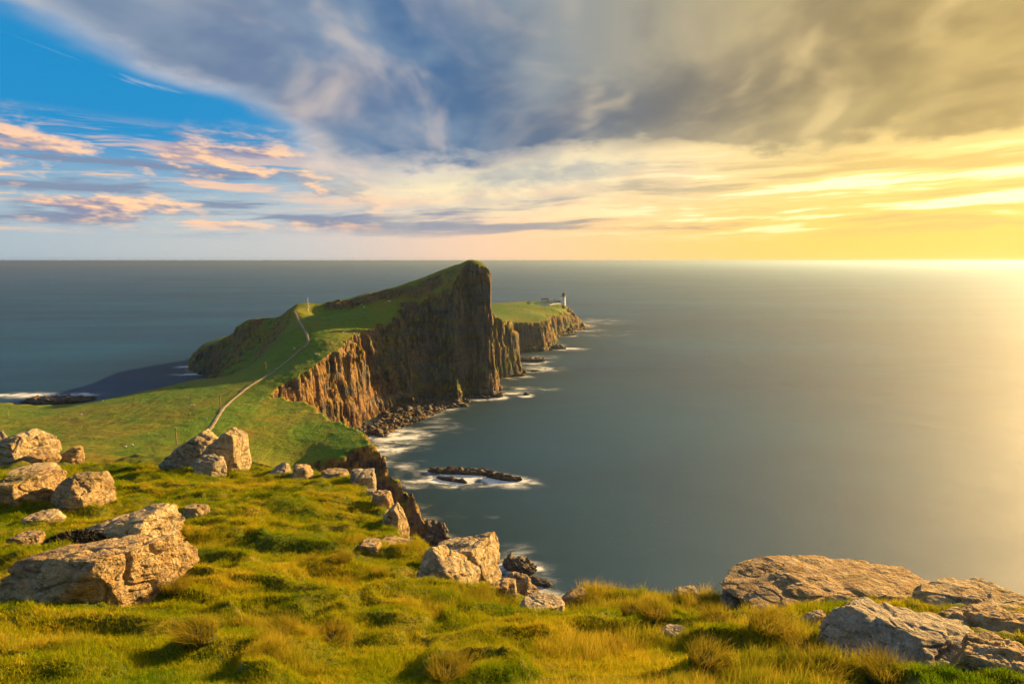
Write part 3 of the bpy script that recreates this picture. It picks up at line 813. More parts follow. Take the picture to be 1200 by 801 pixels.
bx = rg.uniform(-112, -30, 5000); by = rg.uniform(300, 445, 5000)
bd, _ = poly_dist(bx, by, BEACH); m = (bd > -1.5); bx, by = bx[m][:1300], by[m][:1300]
bz = land_z(bx, by); m = bz < 6
scatter_rocks('beach_rubble', np.stack([bx, by, bz], 1)[m], rg.gamma(1.6, 0.33, m.sum()) + 0.25, M_SEAROCK, 'dark boulder rubble on the small beach below the golden cliff', 'rubble', 1)
pts = []
for i in range(2, 44):
    a, b = FOOT_P[i], FOOT_P[i + 1]; L = math.hypot(b[0] - a[0], b[1] - a[1])
    for k in range(int(L * 0.75)):
        t = rg.rand(); pts.append((a[0] + (b[0] - a[0]) * t + rg.normal() * 2.6, a[1] + (b[1] - a[1]) * t + rg.normal() * 2.6))
pts = np.array(pts); pz = land_z(pts[:, 0], pts[:, 1]); m = (pz > -2.2) & (pz < 6)
scatter_rocks('shore_rubble', np.column_stack([pts, np.maximum(pz, -0.4)])[m], rg.gamma(2.0, 0.6, m.sum()) + 0.3, M_SEAROCK, 'fallen rocks scattered along the foot of the sea cliffs', 'rubble', 2)

# ------------------------------------------------------------------ boulders on the hillside
# left, right, top, bottom in the photograph; ground distance if the base is hidden; depth/width; yaw; seed; extra planes; label
TOPFLAT = [((-0.05, 0.1, 1), 0.55)]
SLAB = [((-0.15, 0.15, 1), 0.45), ((0.35, -1, 0.15), 0.62), ((1, -0.25, 0.1), 0.72)]
ROUND = [((0, 0, 1), 0.8)]
WEDGE_R = [((-0.75, 0, 1), 0.42), ((1, -0.4, 0.1), 0.7)]
BLOCK = [((0, 0.1, 1), 0.62), ((0.3, -1, 0), 0.62), ((1, 0, 0.1), 0.62), ((-1, -0.2, 0.2), 0.66)]
BOULDERS = [
    (-14, 57, 507, 545, 24.5, 0.8, 0, 11, [((1, -0.3, 0.2), 0.5), ((-0.5, 0, 1), 0.6), ((0.5, 0, 1), 0.66)], 'golden lit boulder with a pointed nose beside a low dark slab on the crest'),
    (-12, 9, 504, 520, 25.5, 0.9, 10, 12, ROUND, 'small rounded stone perched against the pointed-nose boulder'),
    (32, 66, 531, 545, 24.0, 0.9, 5, 13, TOPFLAT, 'low dark slab between two lit boulders on the crest'),
    (60, 99, 522, 543, 25.0, 0.7, -10, 14, WEDGE_R, 'small wedge boulder with a grey sloping top and golden end'),
    (186, 272, 503, 546, 23.0, 0.7, -6, 15, [((-0.85, -0.1, 1), 0.34), ((0.9, -0.5, 0.2), 0.66), ((0, -1, 0.3), 0.6)], 'long grey slab tilted up beside the split boulder, path behind it'),
    (236, 289, 504, 557, 21.5, 0.8, 6, 16, [((1, -0.3, 0.05), 0.5), ((0.6, -1, 0), 0.66), ((-0.55, 0, 1), 0.6), ((0.4, 0, 1), 0.72)], 'tall golden split boulder standing at the end of the footpath view'),
    (226, 264, 533, 557, 20.5, 0.8, 0, 17, (), 'dark pitted rock at the foot of the tall split boulder'),
    (-24, 66, 557, 597, 0, 0.7, 18, 18, [((0, 0, 1), 0.6), ((1, -0.45, 0.15), 0.42)], 'broad golden boulder wedged against a rounded one on the slope'),
    (56, 125, 557, 603, 0, 0.8, 14, 19, [((1, -0.4, 0.1), 0.5), ((-0.75, -0.5, 0.6), 0.62), ((0, 0, 1), 0.7)], 'rounded golden boulder with pale lichen spots and a dark cleft side'),
    (14, 72, 548, 563, 0, 1.0, 0, 20, [((0, 0, 1), 0.5)], 'flat pale slab half sunk in turf behind the broad boulder'),
    (213, 246, 591, 609, 0, 0.8, 0, 21, TOPFLAT, 'small pale stone alone in the open turf'),
    (84, 206, 603, 645, 0, 0.7, 16, 22, [((-0.35, 0, 1), 0.55), ((1, -0.4, 0.2), 0.5)], 'domed speckled boulder behind the great slab'),
    (4, 217, 637, 712, 0, 0.55, 16, 23, [((-0.1, 0.16, 1), 0.55), ((1, -0.55, 0.05), 0.46), ((-0.7, -0.5, 0.5), 0.62)], 'great flat-topped slab boulder with a bright ochre front face'),
    (28, 73, 602, 616, 0, 0.9, 0, 24, [((0, 0, 1), 0.5)], 'small flat stone in turf behind the domed boulder'),
    (12, 48, 626, 644, 0, 0.9, 0, 25, [((0, 0, 1), 0.5)], 'thin stone ledge beside heather above the great slab'),
    (309, 342, 543, 563, 20.4, 0.8, 20, 26, WEDGE_R, 'mossy slanted stone on the rim beside a speckled stone'),
    (338, 367, 545, 564, 20.0, 0.9, 0, 27, ROUND, 'speckled grey stone on the rim above the promontory gully'),
    (374, 410, 551, 564, 20.0, 0.9, 0, 28, TOPFLAT, 'low grey stone sunk in the rim near the square block'),
    (406, 441, 550, 580, 18.6, 0.9, 8, 29, BLOCK, 'square pale block highest in the chain of cliff-edge rocks'),
    (421, 443, 573, 588, 16.6, 0.9, 0, 30, TOPFLAT, 'small flat stone under the square block on the cliff edge'),
    (431, 462, 576, 602, 15.0, 0.9, 0, 31, ROUND, 'round-topped block midway down the cliff-edge chain'),
    (445, 480, 592, 648, 12.9, 1.0, 0, 32, [((0.9, -0.5, 0), 0.62), ((-0.4, 0, 1), 0.66), ((0.5, 0, 1), 0.6)], 'tall narrow white-flecked rock in the cliff-edge chain'),
    (420, 448, 637, 649, 0, 0.9, 0, 33, [((0, 0, 1), 0.5)], 'small pale flat stone in grass near the tall narrow rock'),
    (440, 495, 636, 652, 11.0, 0.7, 0, 34, [((0, 0, 1), 0.5)], 'pale flat slab below the tall narrow rock'),
    (503, 590, 635, 694, 9.9, 0.9, 6, 35, [((-0.2, 0.2, 1), 0.62), ((1, -0.5, 0.35), 0.45), ((-0.5, -1, 0.3), 0.7)], 'big ochre domed boulder hanging over the sea'),
    (486, 566, 646, 716, 8.9, 0.8, 8, 36, [((0.55, -0.25, 1), 0.42), ((1, -0.6, 0.4), 0.5), ((-0.6, -0.6, 0.8), 0.7)], 'sloping white-crusted slab leaning on the big domed boulder'),
    (558, 608, 679, 724, 8.7, 0.9, 0, 37, BLOCK, 'squat brown boulder below the sloping white slab'),
    (582, 628, 673, 710, 9.2, 0.9, 0, 38, ROUND, 'dark topped boulder behind the squat brown one'),
    (606, 646, 688, 714, 9.0, 0.9, 0, 39, ROUND, 'grey rounded stone at the lip above the surf'),
    (608, 664, 703, 732, 8.0, 0.9, 0, 40, [((0.1, 0, 1), 0.55)], 'pale pitted stone sunk in grass at the lip above the surf'),
    (654, 694, 692, 716, 8.7, 0.9, 0, 41, ROUND, 'mossy stone tucked in grass at the cliff lip'),
    (788, 824, 703, 722, 8.2, 0.9, 0, 42, TOPFLAT, 'small grey stone on the cliff lip between two tussocky stretches'),
    (773, 806, 741, 754, 0, 0.9, 0, 43, [((0, 0, 1), 0.5)], 'tiny pale stone low in the long grass'),
    (938, 972, 716, 738, 0, 0.9, 0, 44, ROUND, 'small stone in grass in front of the long pink-grey outcrop'),
    (862, 1092, 676, 742, 7.8, 0.55, -3, 45, [((0.05, 0.1, 1), 0.5), ((-0.8, 0, 1), 0.62), ((0.1, -1, 0.5), 0.55)], 'long pink-grey lichened outcrop along the cliff lip'),
    (846, 892, 690, 724, 8.0, 0.8, 0, 46, ROUND, 'knobbly stone at the end of the long pink-grey outcrop'),
    (984, 1160, 730, 840, 5.1, 0.9, -4, 47, [((0.2, 0.1, 1), 0.34), ((-0.6, -0.5, 1), 0.55), ((0.3, -0.7, 1), 0.5)], 'broad ochre sloping slab in front of the long outcrop'),
    (1084, 1225, 696, 748, 7.0, 0.6, 4, 48, [((0, 0, 1), 0.5), ((-0.4, -0.4, 1), 0.6)], 'rough dark-pitted rock at the far end of the lip'),
    (1112, 1225, 722, 810, 5.4, 0.7, -8, 49, [((0, 0, 1), 0.55), ((-0.3, -0.8, 1), 0.5)], 'lumpy ochre rock between the sloping slab and the pitted rock'),
    (1120, 1225, 755, 850, 4.5, 0.7, 0, 50, [((0, 0, 1), 0.55)], 'low cracked rock below the lumpy ochre rock'),
]
BOULDER_XY = []
for (l, r, t, b, y, dr, yaw, seed, planes, label) in BOULDERS:
    cx = (l + r) / 2
    if y == 0:
        h_ = hit(cx, b - 3, hill_z, 2.0, 34.0)
        yf = h_[1] if h_ is not None else 20.0
        w = (r - l) / F_PX * yf / ray(cx, b)[1]
        y = yf + dr * w * 0.42
    w = (r - l) / F_PX * y / ray(cx, b)[1]
    top = WD(cx, t, y)
    d2 = dr * w / 2
    gz = float(hill_z(np.array([top[0]]), np.array([y]))[0])
    fz_ = float(WD(cx, b, y - d2 * 0.9)[2])
    top[2] = max(top[2], gz + 0.10)
    zb = min(gz, fz_) - 0.10 - 0.42 * (top[2] - fz_)
    big = (r - l) > 60
    p, f = rock_shape(seed, 7 if (r - l) > 120 else (6 if big else 5), 8, planes, 0.08 if big else 0.09, 0.035, 0.015 if big else 0.0, 0.62, 0.95, 0.24)
    p = p * np.array([w / 2 * 0.95, d2 * 0.95, (top[2] - zb) / 2 * 1.02])
    if seed >= 45: p[:, :2] *= 1.16
    o = link('boulder', mesh_np('boulder', p, f), M_BOULDER, None, (top[0], y, (top[2] + zb) / 2))
    o.rotation_euler.z = R(yaw)
    tag(o, label, 'boulder', 'boulders on the hillside and cliff lip')
    BOULDER_XY.append((top[0], y, w / 2, d2))

# ------------------------------------------------------------------ footpath
PATH = [(236, 516), (242, 508), (248, 500), (256, 487), (266, 474), (280, 462), (296, 450), (312, 440.5), (326, 431), (338, 422), (348, 413), (357, 406), (361, 400), (359, 391), (353, 380), (348, 371), (344.5, 364.5)]
def build_path():
    c = np.array([q for q in (hit(px, py, land_z, 180, 470, 2400) for px, py in PATH) if q is not None])
    P = []
    for i in range(len(c) - 1):
        p0, p1, p2, p3 = c[max(i - 1, 0)], c[i], c[i + 1], c[min(i + 2, len(c) - 1)]
        n = max(4, int(np.linalg.norm(p2 - p1) / 1.2))
        for t in np.linspace(0, 1, n, endpoint=False):
            P.append(0.5 * (2 * p1 + (p2 - p0) * t + (2 * p0 - 5 * p1 + 4 * p2 - p3) * t * t + (3 * p1 - p0 - 3 * p2 + p3) * t ** 3))
    P = np.array(P)[:, :2]
    T = np.gradient(P, axis=0); T /= np.linalg.norm(T, axis=1, keepdims=True); N = np.stack([-T[:, 1], T[:, 0]], 1)
    offs = 0.68 * np.array([-1.25, -1.0, -0.5, 0, 0.5, 1.0, 1.25]); wob = 1 + 0.38 * fbm2(P[:, 0] / 4, P[:, 1] / 4, 3, 601)
    XY = P[:, None] + N[:, None] * (offs[None, :, None] * wob[:, None, None])
    Z = land_z(XY[..., 0], XY[..., 1])
    Z = np.repeat(Z.mean(1)[:, None], len(offs), 1) * 0.5 + Z * 0.5
    Z = Z + np.array([-0.5, 0.28, 0.30, 0.30, 0.30, 0.28, -0.5])[None]
    V = np.concatenate([XY, Z[..., None]], -1)
    return mesh_np('footpath', V.reshape(-1, 3), grid_faces(len(P), len(offs)))
def m_path():
    m, nt, b = mat('worn_gravel')
    P = geo(nt, 'Position'); a = noise(P, 0.6, 4, 0.6)
    setin(nt, b, 'Base Color', mix(a.ramp(0.35, 0.65), lin(118, 102, 82), lin(152, 136, 112))); setin(nt, b, 'Roughness', 0.95)
    return m
path = link('footpath', build_path(), m_path())
tag(path, 'pale winding footpath crossing the saddle and climbing the ridge', 'path', kind='structure')

# ------------------------------------------------------------------ small built things
def plain(name, col, rough=0.7, nscale=0.0, col2=None):
    m, nt, b = mat(name)
    if nscale:
        n = noise(objcoord(nt), nscale, 4, 0.6)
        setin(nt, b, 'Base Color', mix(n.ramp(0.35, 0.68), col, col2))
    else: b.inputs['Base Color'].default_value = col
    b.inputs['Roughness'].default_value = rough
    return m
M_WHITE = plain('white_render', lin(232, 228, 216), 0.75, 0.6, lin(206, 200, 186))
M_OCHRE = plain('ochre_paint', lin(186, 124, 40), 0.6)
M_BLACK = plain('black_paint', lin(26, 26, 30), 0.45)
M_GLASS = plain('dark_glass', lin(30, 38, 46), 0.1)
M_ROOF = plain('russet_slate', lin(112, 70, 58), 0.8, 0.8, lin(88, 60, 54))
M_WOOD = plain('weathered_wood', lin(150, 122, 76), 0.85, 3.0, lin(116, 92, 58))
M_CONC = plain('pale_concrete', lin(190, 184, 170), 0.85, 0.5, lin(164, 156, 142))

class MB:
    def __init__(s): s.bm = bmesh.new()
    def box(s, x0, x1, y0, y1, z0, z1, bev=0.0):
        r = bmesh.ops.create_cube(s.bm, size=1.0)
        for v in r['verts']:
            v.co = Vector(((x0 + x1) / 2 + v.co.x * (x1 - x0), (y0 + y1) / 2 + v.co.y * (y1 - y0), (z0 + z1) / 2 + v.co.z * (z1 - z0)))
        if bev: bmesh.ops.bevel(s.bm, geom=[e for e in s.bm.edges if e.verts[0] in r['verts']], offset=bev, segments=1, affect='EDGES')
        return s
    def lathe(s, prof, n=20, cx=0, cy=0):
        rings = [[s.bm.verts.new((cx + r * math.cos(2 * math.pi * i / n), cy + r * math.sin(2 * math.pi * i / n), z)) for i in range(n)] for r, z in prof]
        for a, b in zip(rings, rings[1:]):
            for i in range(n): s.bm.faces.new((a[i], a[(i + 1) % n], b[(i + 1) % n], b[i]))
        s.bm.faces.new(rings[0][::-1]); s.bm.faces.new(rings[-1])
        return s
    def poly(s, pts, y0, y1):            # outline in x,z pushed along y
        a = [s.bm.verts.new((x, y0, z)) for x, z in pts]; b = [s.bm.verts.new((x, y1, z)) for x, z in pts]
        s.bm.faces.new(a); s.bm.faces.new(b[::-1])
        for i in range(len(pts)): s.bm.faces.new((a[i], b[i], b[(i + 1) % len(pts)], a[(i + 1) % len(pts)]))
        return s
    def build(s, name, m, parent=None, smooth=False):
        bmesh.ops.recalc_face_normals(s.bm, faces=s.bm.faces)
        me = bpy.data.meshes.new(name); s.bm.to_mesh(me); s.bm.free()
        if smooth:
            for p in me.polygons: p.use_smooth = True
        return link(name, me, m, parent)

def ground(x, y): return float(land_z(np.array([x]), np.array([y]))[0])

# lighthouse
lx, ly = WD(660.3, 357, 880)[:2]; lz = ground(lx, ly)
lh = empty('lighthouse', (lx, ly, lz - 0.3)); tag(lh, 'white round lighthouse tower with an ochre band and black lantern', 'lighthouse')
tw = MB().lathe([(3.5, -1.5), (3.5, 1.0), (3.15, 1.2), (2.75, 12.2)], 24).build('tower', M_WHITE, lh, True)
MB().lathe([(2.78, 12.2), (3.2, 12.9), (3.2, 14.0), (2.8, 14.1)], 24).build('band', M_OCHRE, lh, True)
gl = MB().lathe([(3.6, 14.1), (3.6, 14.4), (2.2, 14.42)], 24).build('gallery', M_CONC, lh)
rl = MB()
for i in range(16):
    a = 2 * math.pi * i / 16; x_, y_ = 3.45 * math.cos(a), 3.45 * math.sin(a); rl.box(x_ - 0.05, x_ + 0.05, y_ - 0.05, y_ + 0.05, 14.4, 15.5)
rl.lathe([(3.5, 15.45), (3.5, 15.55), (3.4, 15.56)], 24)
rl.build('railing', M_BLACK, gl)
ln = MB().lathe([(1.95, 14.42), (1.95, 15.3), (1.85, 15.35), (1.85, 17.0)], 12).build('lantern', M_GLASS, lh)
ms = MB()
for i in range(12):
    a = 2 * math.pi * i / 12; x_, y_ = 1.88 * math.cos(a), 1.88 * math.sin(a); ms.box(x_ - 0.07, x_ + 0.07, y_ - 0.07, y_ + 0.07, 14.5, 17.05)
ms.build('glazing_bar', M_BLACK, ln)
MB().lathe([(2.15, 17.0), (2.1, 17.3), (1.6, 18.1), (0.8, 18.7), (0.3, 18.9), (0.3, 19.3), (0.45, 19.5), (0.1, 19.9)], 16).build('dome', M_BLACK, lh, True)
for k in range(3):
    wd = MB().box(-0.4, 0.4, -3.25 + k * 0.14, -2.75 + k * 0.14, 3.2 + k * 3.0, 4.6 + k * 3.0).build('window', M_GLASS, lh)
MB().box(-0.6, 0.6, -3.62, -3.1, 0.4, 2.6).build('door', M_OCHRE, lh)

def house(name, px, y, w, d, h, rh, nwin, label, chim=(), hip=0.0, yaw=0.0):
    x = WD(px, 357, y)[0]; z = min(ground(x - w / 2, y - d / 2), ground(x + w / 2, y - d / 2), ground(x, y))
    o = empty(name, (x, y, z), R(yaw)); tag(o, label, 'building', 'lighthouse station buildings')
    MB().box(-w / 2, w / 2, -d / 2, d / 2, -2.5, h).build('wall', M_WHITE, o)
    bm = MB(); b_ = bm.bm
    e_ = 0.35
    v = [b_.verts.new(c) for c in ((-w / 2 - e_, -d / 2 - e_, h + 0.003), (w / 2 + e_, -d / 2 - e_, h + 0.003), (w / 2 + e_, d / 2 + e_, h + 0.003), (-w / 2 - e_, d / 2 + e_, h + 0.003), (-w / 2 + hip - e_, 0, h + rh), (w / 2 - hip + e_, 0, h + rh))]
    for q in ((0, 1, 5, 4), (2, 3, 4, 5), (1, 2, 5), (3, 0, 4), (3, 2, 1, 0)): b_.faces.new([v[i] for i in q])
    rf = bm.build('roof', M_ROOF, o)
    for cx in chim:
        MB().box(cx - 0.5, cx + 0.5, -0.4, 0.4, h + rh * 0.5, h + rh + 1.3).box(cx - 0.6, cx + 0.6, -0.5, 0.5, h + rh + 1.303, h + rh + 1.5).build('chimney', M_WHITE, rf)
    for i in range(nwin):
        cx = -w / 2 + w * (i + 0.5) / nwin
        if i == nwin // 2:
            MB().box(cx - 0.55, cx + 0.55, -d / 2 - 0.06, -d / 2 + 0.1, 0.1, 2.2).build('door', M_OCHRE, o); continue
        f_ = MB().box(cx - 0.75, cx + 0.75, -d / 2 - 0.05, -d / 2 + 0.1, 1.0, 2.6).build('window', M_CONC, o)
        MB().box(cx - 0.6, cx + 0.6, -d / 2 - 0.08, -d / 2 + 0.08, 1.15, 2.45).build('pane', M_GLASS, f_)
    return o
house('keepers_cottage', 650.0, 884, 20, 7, 3.6, 1.6, 7, 'long low white keepers cottage joined to the lighthouse by its end', (-9, 0, 8.5), 0.6)
house('keepers_cottage', 638.5, 876, 11, 7, 4.4, 1.9, 3, 'shorter white cottage with chimneys at the far end from the lighthouse', (-4.6, 4.6), 0.4)
house('store_hut', 619.5, 846, 4.2, 3.4, 2.6, 1.1, 2, 'tiny white hut alone on the plateau beside the station', (), 0.0)
house('engine_house', 643.0, 862, 8.5, 5.5, 3.2, 1.2, 3, 'squat white engine house in front of the cottages', (), 0.3, 6)
# boundary wall that runs from the huts up to the tower
wl = empty('boundary_wall', (0, 0, 0)); tag(wl, 'low white boundary wall running up to the lighthouse', 'wall')
wp = [WD(627, 361, 852)[:2], WD(636, 361.5, 850)[:2], WD(644, 361, 852)[:2], WD(651, 359.5, 862)[:2], WD(657, 358, 870)[:2]]
for a, b in zip(wp, wp[1:]):
    n = 4
    for i in range(n):
        p, q = a + (b - a) * i / n, a + (b - a) * (i + 1) / n
        L = float(np.linalg.norm(q - p)); c = (p + q) / 2; g_ = ground(c[0], c[1])
        sgm = MB().box(-L / 2 + 0.01, L / 2 - 0.01, -0.3, 0.3, -1.5, 1.5).box(-L / 2 + 0.01, L / 2 - 0.01, -0.38, 0.38, 1.503, 1.65).build('wall_section', M_WHITE, wl)
        sgm.location = (c[0], c[1], g_); sgm.rotation_euler.z = math.atan2(q[1] - p[1], q[0] - p[0])

# telegraph poles and the ridge mast
def pole(px, py, hpx, label, y0=190, y1=480):
    g_ = hit(px, py, land_z, y0, y1, 2400)
    H = hpx / F_PX * g_[1]
    o = empty('telegraph_pole', (g_[0], g_[1], g_[2])); tag(o, label, 'pole', 'poles along the footpath')
    MB().lathe([(0.24, -1.0), (0.24, 0.2), (0.17, H)], 10).build('post', M_WOOD, o)
    arm = MB().box(-0.7, 0.7, -0.16, -0.24, H - 0.9, H - 0.72).build('crossarm', M_WOOD, o)
    for x_ in (-0.55, 0.55): MB().lathe([(0.05, H - 0.72), (0.08, H - 0.6), (0.04, H - 0.45)], 8, x_, -0.2).build('insulator', M_WHITE, arm)
    MB().lathe([(0.21, H), (0.05, H + 0.14)], 10).build('cap', M_CONC, o)
    return o
pole(207, 520, 21, 'wooden pole in the open meadow away from the path')
pole(258.5, 479, 18, 'wooden pole just left of the path in the middle of the saddle')
pole(312, 438, 15, 'wooden pole right beside the path where it starts to climb')
g_ = hit(361, 359.5, land_z, 380, 520, 2400)
if g_ is None: g_ = np.array(list(WD(361, 359, 436)))
H = 11.5 / F_PX * g_[1]
o = empty('beacon_mast', (g_[0], g_[1], g_[2])); tag(o, 'slim white mast on the ridge crest above the path', 'mast')
MB().box(-0.8, 0.8, -0.8, 0.8, -1, 0.35).build('plinth', M_CONC, o)
MB().lathe([(0.24, 0.35), (0.2, H * 0.7), (0.12, H)], 10).build('post', M_WHITE, o)
MB().lathe([(0.32, H * 0.45), (0.32, H * 0.48), (0.2, H * 0.49)], 10).build('collar', M_CONC, o)
g_ = hit(361, 364, land_z, 380, 480, 2400)
if g_ is not None:
    o = empty('marker_post', (g_[0], g_[1], g_[2])); tag(o, 'short white marker post just below the ridge mast', 'post')
    MB().box(-0.22, 0.22, -0.22, 0.22, -0.5, 1.9, 0.04).build('post', M_WHITE, o)
    MB().box(-0.3, 0.3, -0.3, 0.3, 1.9, 2.05).build('cap', M_CONC, o)

# ------------------------------------------------------------------ sheep
def sheep_mesh():
    V = [(-0.45, 0, 0.62), (-0.2, 0, 0.64), (0.1, 0, 0.64), (0.4, 0, 0.64), (0.58, 0, 0.74), (0.72, 0, 0.72), (0.86, 0, 0.64)]
    Rr = [0.22, 0.29, 0.29, 0.24, 0.13, 0.10, 0.06]
    E = [(i, i + 1) for i in range(6)]
    for x, r in ((-0.36, 0), (0.34, 3)):
        for s in (-1, 1):
            i = len(V); V += [(x, s * 0.14, 0.46), (x + (-0.05 if x < 0 else 0.02), s * 0.15, 0.26), (x, s * 0.15, 0.03)]; Rr += [0.10, 0.05, 0.035]
            E += [(r, i), (i, i + 1), (i + 1, i + 2)]
    i = len(V); V.append((-0.66, 0, 0.55)); Rr.append(0.06); E.append((0, i))
    for s in (-1, 1):
        i = len(V); V.append((0.66, s * 0.16, 0.78)); Rr.append(0.03); E.append((4, i))
    me = bpy.data.meshes.new('sheep'); me.from_pydata(V, E, [])
    o = bpy.data.objects.new('sheep_source', me); COL.objects.link(o)
    md = o.modifiers.new('skin', 'SKIN'); sub = o.modifiers.new('sub', 'SUBSURF'); sub.levels = 1
    for k, sv in enumerate(me.skin_vertices[0].data): sv.radius = (Rr[k], Rr[k]); sv.use_root = (k == 2)
    dg = bpy.context.evaluated_depsgraph_get(); out = bpy.data.meshes.new_from_object(o.evaluated_get(dg))
    bpy.data.objects.remove(o); out.name = 'sheep'
    for p in out.polygons: p.use_smooth = True
    return out
def m_wool():
    m, nt, b = mat('wool'); P = objcoord(nt); x_, y_, z_ = sep(P)
    n = noise(P, 14, 3, 0.6)
    c = mix(n.ramp(0.3, 0.7), lin(196, 188, 168), lin(228, 222, 204)); c = mix((x_.ramp(0.62, 0.7) + z_.ramp(0.28, 0.2)).clamp(), c, lin(60, 54, 48))
    setin(nt, b, 'Base Color', c); b.inputs['Roughness'].default_value = 0.95
    bump(nt, b, n, 0.6, 0.03); return m
SHM = sheep_mesh(); M_WOOL = m_wool(); rg = random.Random(3)
FLOCKS = [
    ('white sheep of the scattered flock in the wide meadow before the rocky knoll', ((71, 487), (81, 491), (95, 486), (137, 479), (121, 470))),
    ('white sheep at the seaward margin of the wide meadow, apart from the flock', ((9, 482),)),
    ('white sheep in the hollow of the meadow behind the crest boulders', ((147, 524), (155, 522))),
    ('white sheep in the close trio between two wooden poles', ((221, 477), (224, 475), (227, 475))),
    ('white sheep a little uphill of the close trio by the poles', ((221, 467),)),
    ('white sheep between the trio and the footpath', ((242, 491),)),
    ('white sheep next to the pole in the open meadow', ((221, 519),)),
    ('white sheep near the brow where the saddle meets the sea', ((214, 453),)),
    ('white sheep in the tight trio on the slope above the golden cliff', ((404, 388.5), (407, 388), (402, 390))),
    ('white sheep just beyond the tight trio above the golden cliff', ((414.6, 391),)),
    ('white sheep downhill of the trio, above the golden cliff', ((397.5, 399), (389, 402))),
    ('white sheep at the very edge of the golden cliff', ((387, 407),)),
    ('white sheep of the pair by the lip where the golden cliff begins', ((370, 415), (373.6, 415.6))),
    ('white sheep alone just under the crag band', ((427, 360),)),
    ('white sheep of the high pair near the top of the slope', ((455, 353), (457, 353))),
    ('lone white sheep just across the path below its bend', ((345, 408.5),)),
    ('white sheep at the tip of the grassy promontory', ((427, 506), (431, 507)))]
SHEEP = [f[1] for f in FLOCKS]; SHL = [f[0] for f in FLOCKS]
for grp, lb in zip(SHEEP, SHL):
    for px, py in grp:
        g_ = hit(px, py + 0.6, land_z, 190, 480, 2400)
        if g_ is None: continue
        o = link('sheep', SHM, M_WOOL, None, (g_[0], g_[1], g_[2] - 0.02)); o.rotation_euler.z = rg.choice((0, math.pi)) + rg.uniform(-0.7, 0.7)
        tag(o, lb, 'sheep', 'sheep grazing on the headland')

# ------------------------------------------------------------------ grass on the hillside
def tuft_mesh(name, n, h0, h1, spread, lean, width, seed, segs=3, wind=(0.25, 0.1)):
    rg = np.random.RandomState(seed); V, T = [], []
    for i in range(n):
        a = rg.uniform(0, 6.283); r = spread * math.sqrt(rg.rand()); bx, by = r * math.cos(a), r * math.sin(a)
        h = rg.uniform(h0, h1); la = a + rg.normal() * 0.9; ll = lean * rg.uniform(0.3, 1.2) * h
        tx, ty = ll * math.cos(la) + wind[0] * h * rg.rand(), ll * math.sin(la) + wind[1] * h * rg.rand()
        fa = rg.uniform(0, 6.283); wx, wy = math.cos(fa) * width * 0.5, math.sin(fa) * width * 0.5
        b0 = len(V)
        for k in range(segs):
            t = k / segs; q = t ** 1.7; w = 1 - 0.65 * t
            x, y, z = bx + tx * q, by + ty * q, h * t * (1 - 0.12 * t)
            V += [(x - wx * w, y - wy * w, z), (x + wx * w, y + wy * w, z)]
        V.append((bx + tx, by + ty, h * 0.9))
        for k in range(segs - 1):
            i0 = b0 + 2 * k; T += [(i0, i0 + 1, i0 + 3), (i0, i0 + 3, i0 + 2)]
        i0 = b0 + 2 * (segs - 1); T.append((i0, i0 + 1, i0 + 2))
    me = mesh_np(name, np.array(V), np.array(T), False)
    return me

def m_grass(name, cols, tipc, attr_kind='INSTANCER'):
    m, nt, b = mat(name)
    hue = attr(nt, 'hue', attr_kind) if attr_kind else noise(geo(nt, 'Position'), 2.0, 3, 0.6)
    z = sep(objcoord(nt))[2]
    c = mix(hue.ramp(0.05, 0.5), cols[0], cols[1]); c = mix(hue.ramp(0.5, 0.95), c, cols[2])
    c = mix(z.ramp(tipc[1], tipc[2]) * 0.6, c, tipc[0])
    nt.nodes.remove(b)
    d = nt.nodes.new('ShaderNodeBsdfDiffuse'); t = nt.nodes.new('ShaderNodeBsdfTranslucent'); mx = nt.nodes.new('ShaderNodeMixShader')
    nt.links.new(c.k, d.inputs[0]); nt.links.new(c.k, t.inputs[0]); mx.inputs[0].default_value = 0.42
    nt.links.new(d.outputs[0], mx.inputs[1]); nt.links.new(t.outputs[0], mx.inputs[2])
    nt.links.new(mx.outputs[0], nt.nodes['Material Output'].inputs[0])
    return m

def scatter_gn(name, P, rot, scl, hue, tuft, material, label):
    me = bpy.data.meshes.new(name); me.vertices.add(len(P)); me.vertices.foreach_set('co', np.ascontiguousarray(P, np.float32).ravel())
    a = me.attributes.new('rot', 'FLOAT_VECTOR', 'POINT'); a.data.foreach_set('vector', np.ascontiguousarray(rot, np.float32).ravel())
    point_attr(me, 'scl', scl); point_attr(me, 'hue', hue)
    tuft.materials.clear(); tuft.materials.append(material)
    src = bpy.data.objects.new(name + '_blades', tuft)            # not linked to the scene: only a shape for the nodes
    ng = bpy.data.node_groups.new(name, 'GeometryNodeTree')
    ng.interface.new_socket('Geometry', in_out='INPUT', socket_type='NodeSocketGeometry')
    ng.interface.new_socket('Geometry', in_out='OUTPUT', socket_type='NodeSocketGeometry')
    N = ng.nodes.new; L = ng.links.new
    gi, go = N('NodeGroupInput'), N('NodeGroupOutput')
    oi = N('GeometryNodeObjectInfo'); oi.inputs['Object'].default_value = src; oi.inputs['As Instance'].default_value = True
    ip = N('GeometryNodeInstanceOnPoints')
    def na(nm, t):
        n = N('GeometryNodeInputNamedAttribute'); n.data_type = t; n.inputs['Name'].default_value = nm; return n.outputs['Attribute']
    L(gi.outputs[0], ip.inputs['Points']); L(oi.outputs['Geometry'], ip.inputs['Instance'])
    L(na('rot', 'FLOAT_VECTOR'), ip.inputs['Rotation']); L(na('scl', 'FLOAT'), ip.inputs['Scale'])
    L(ip.outputs[0], go.inputs[0])
    o = link(name, me)
    md = o.modifiers.new('grass', 'NODES'); md.node_group = ng
    return tag(o, label, 'grass', kind='stuff')

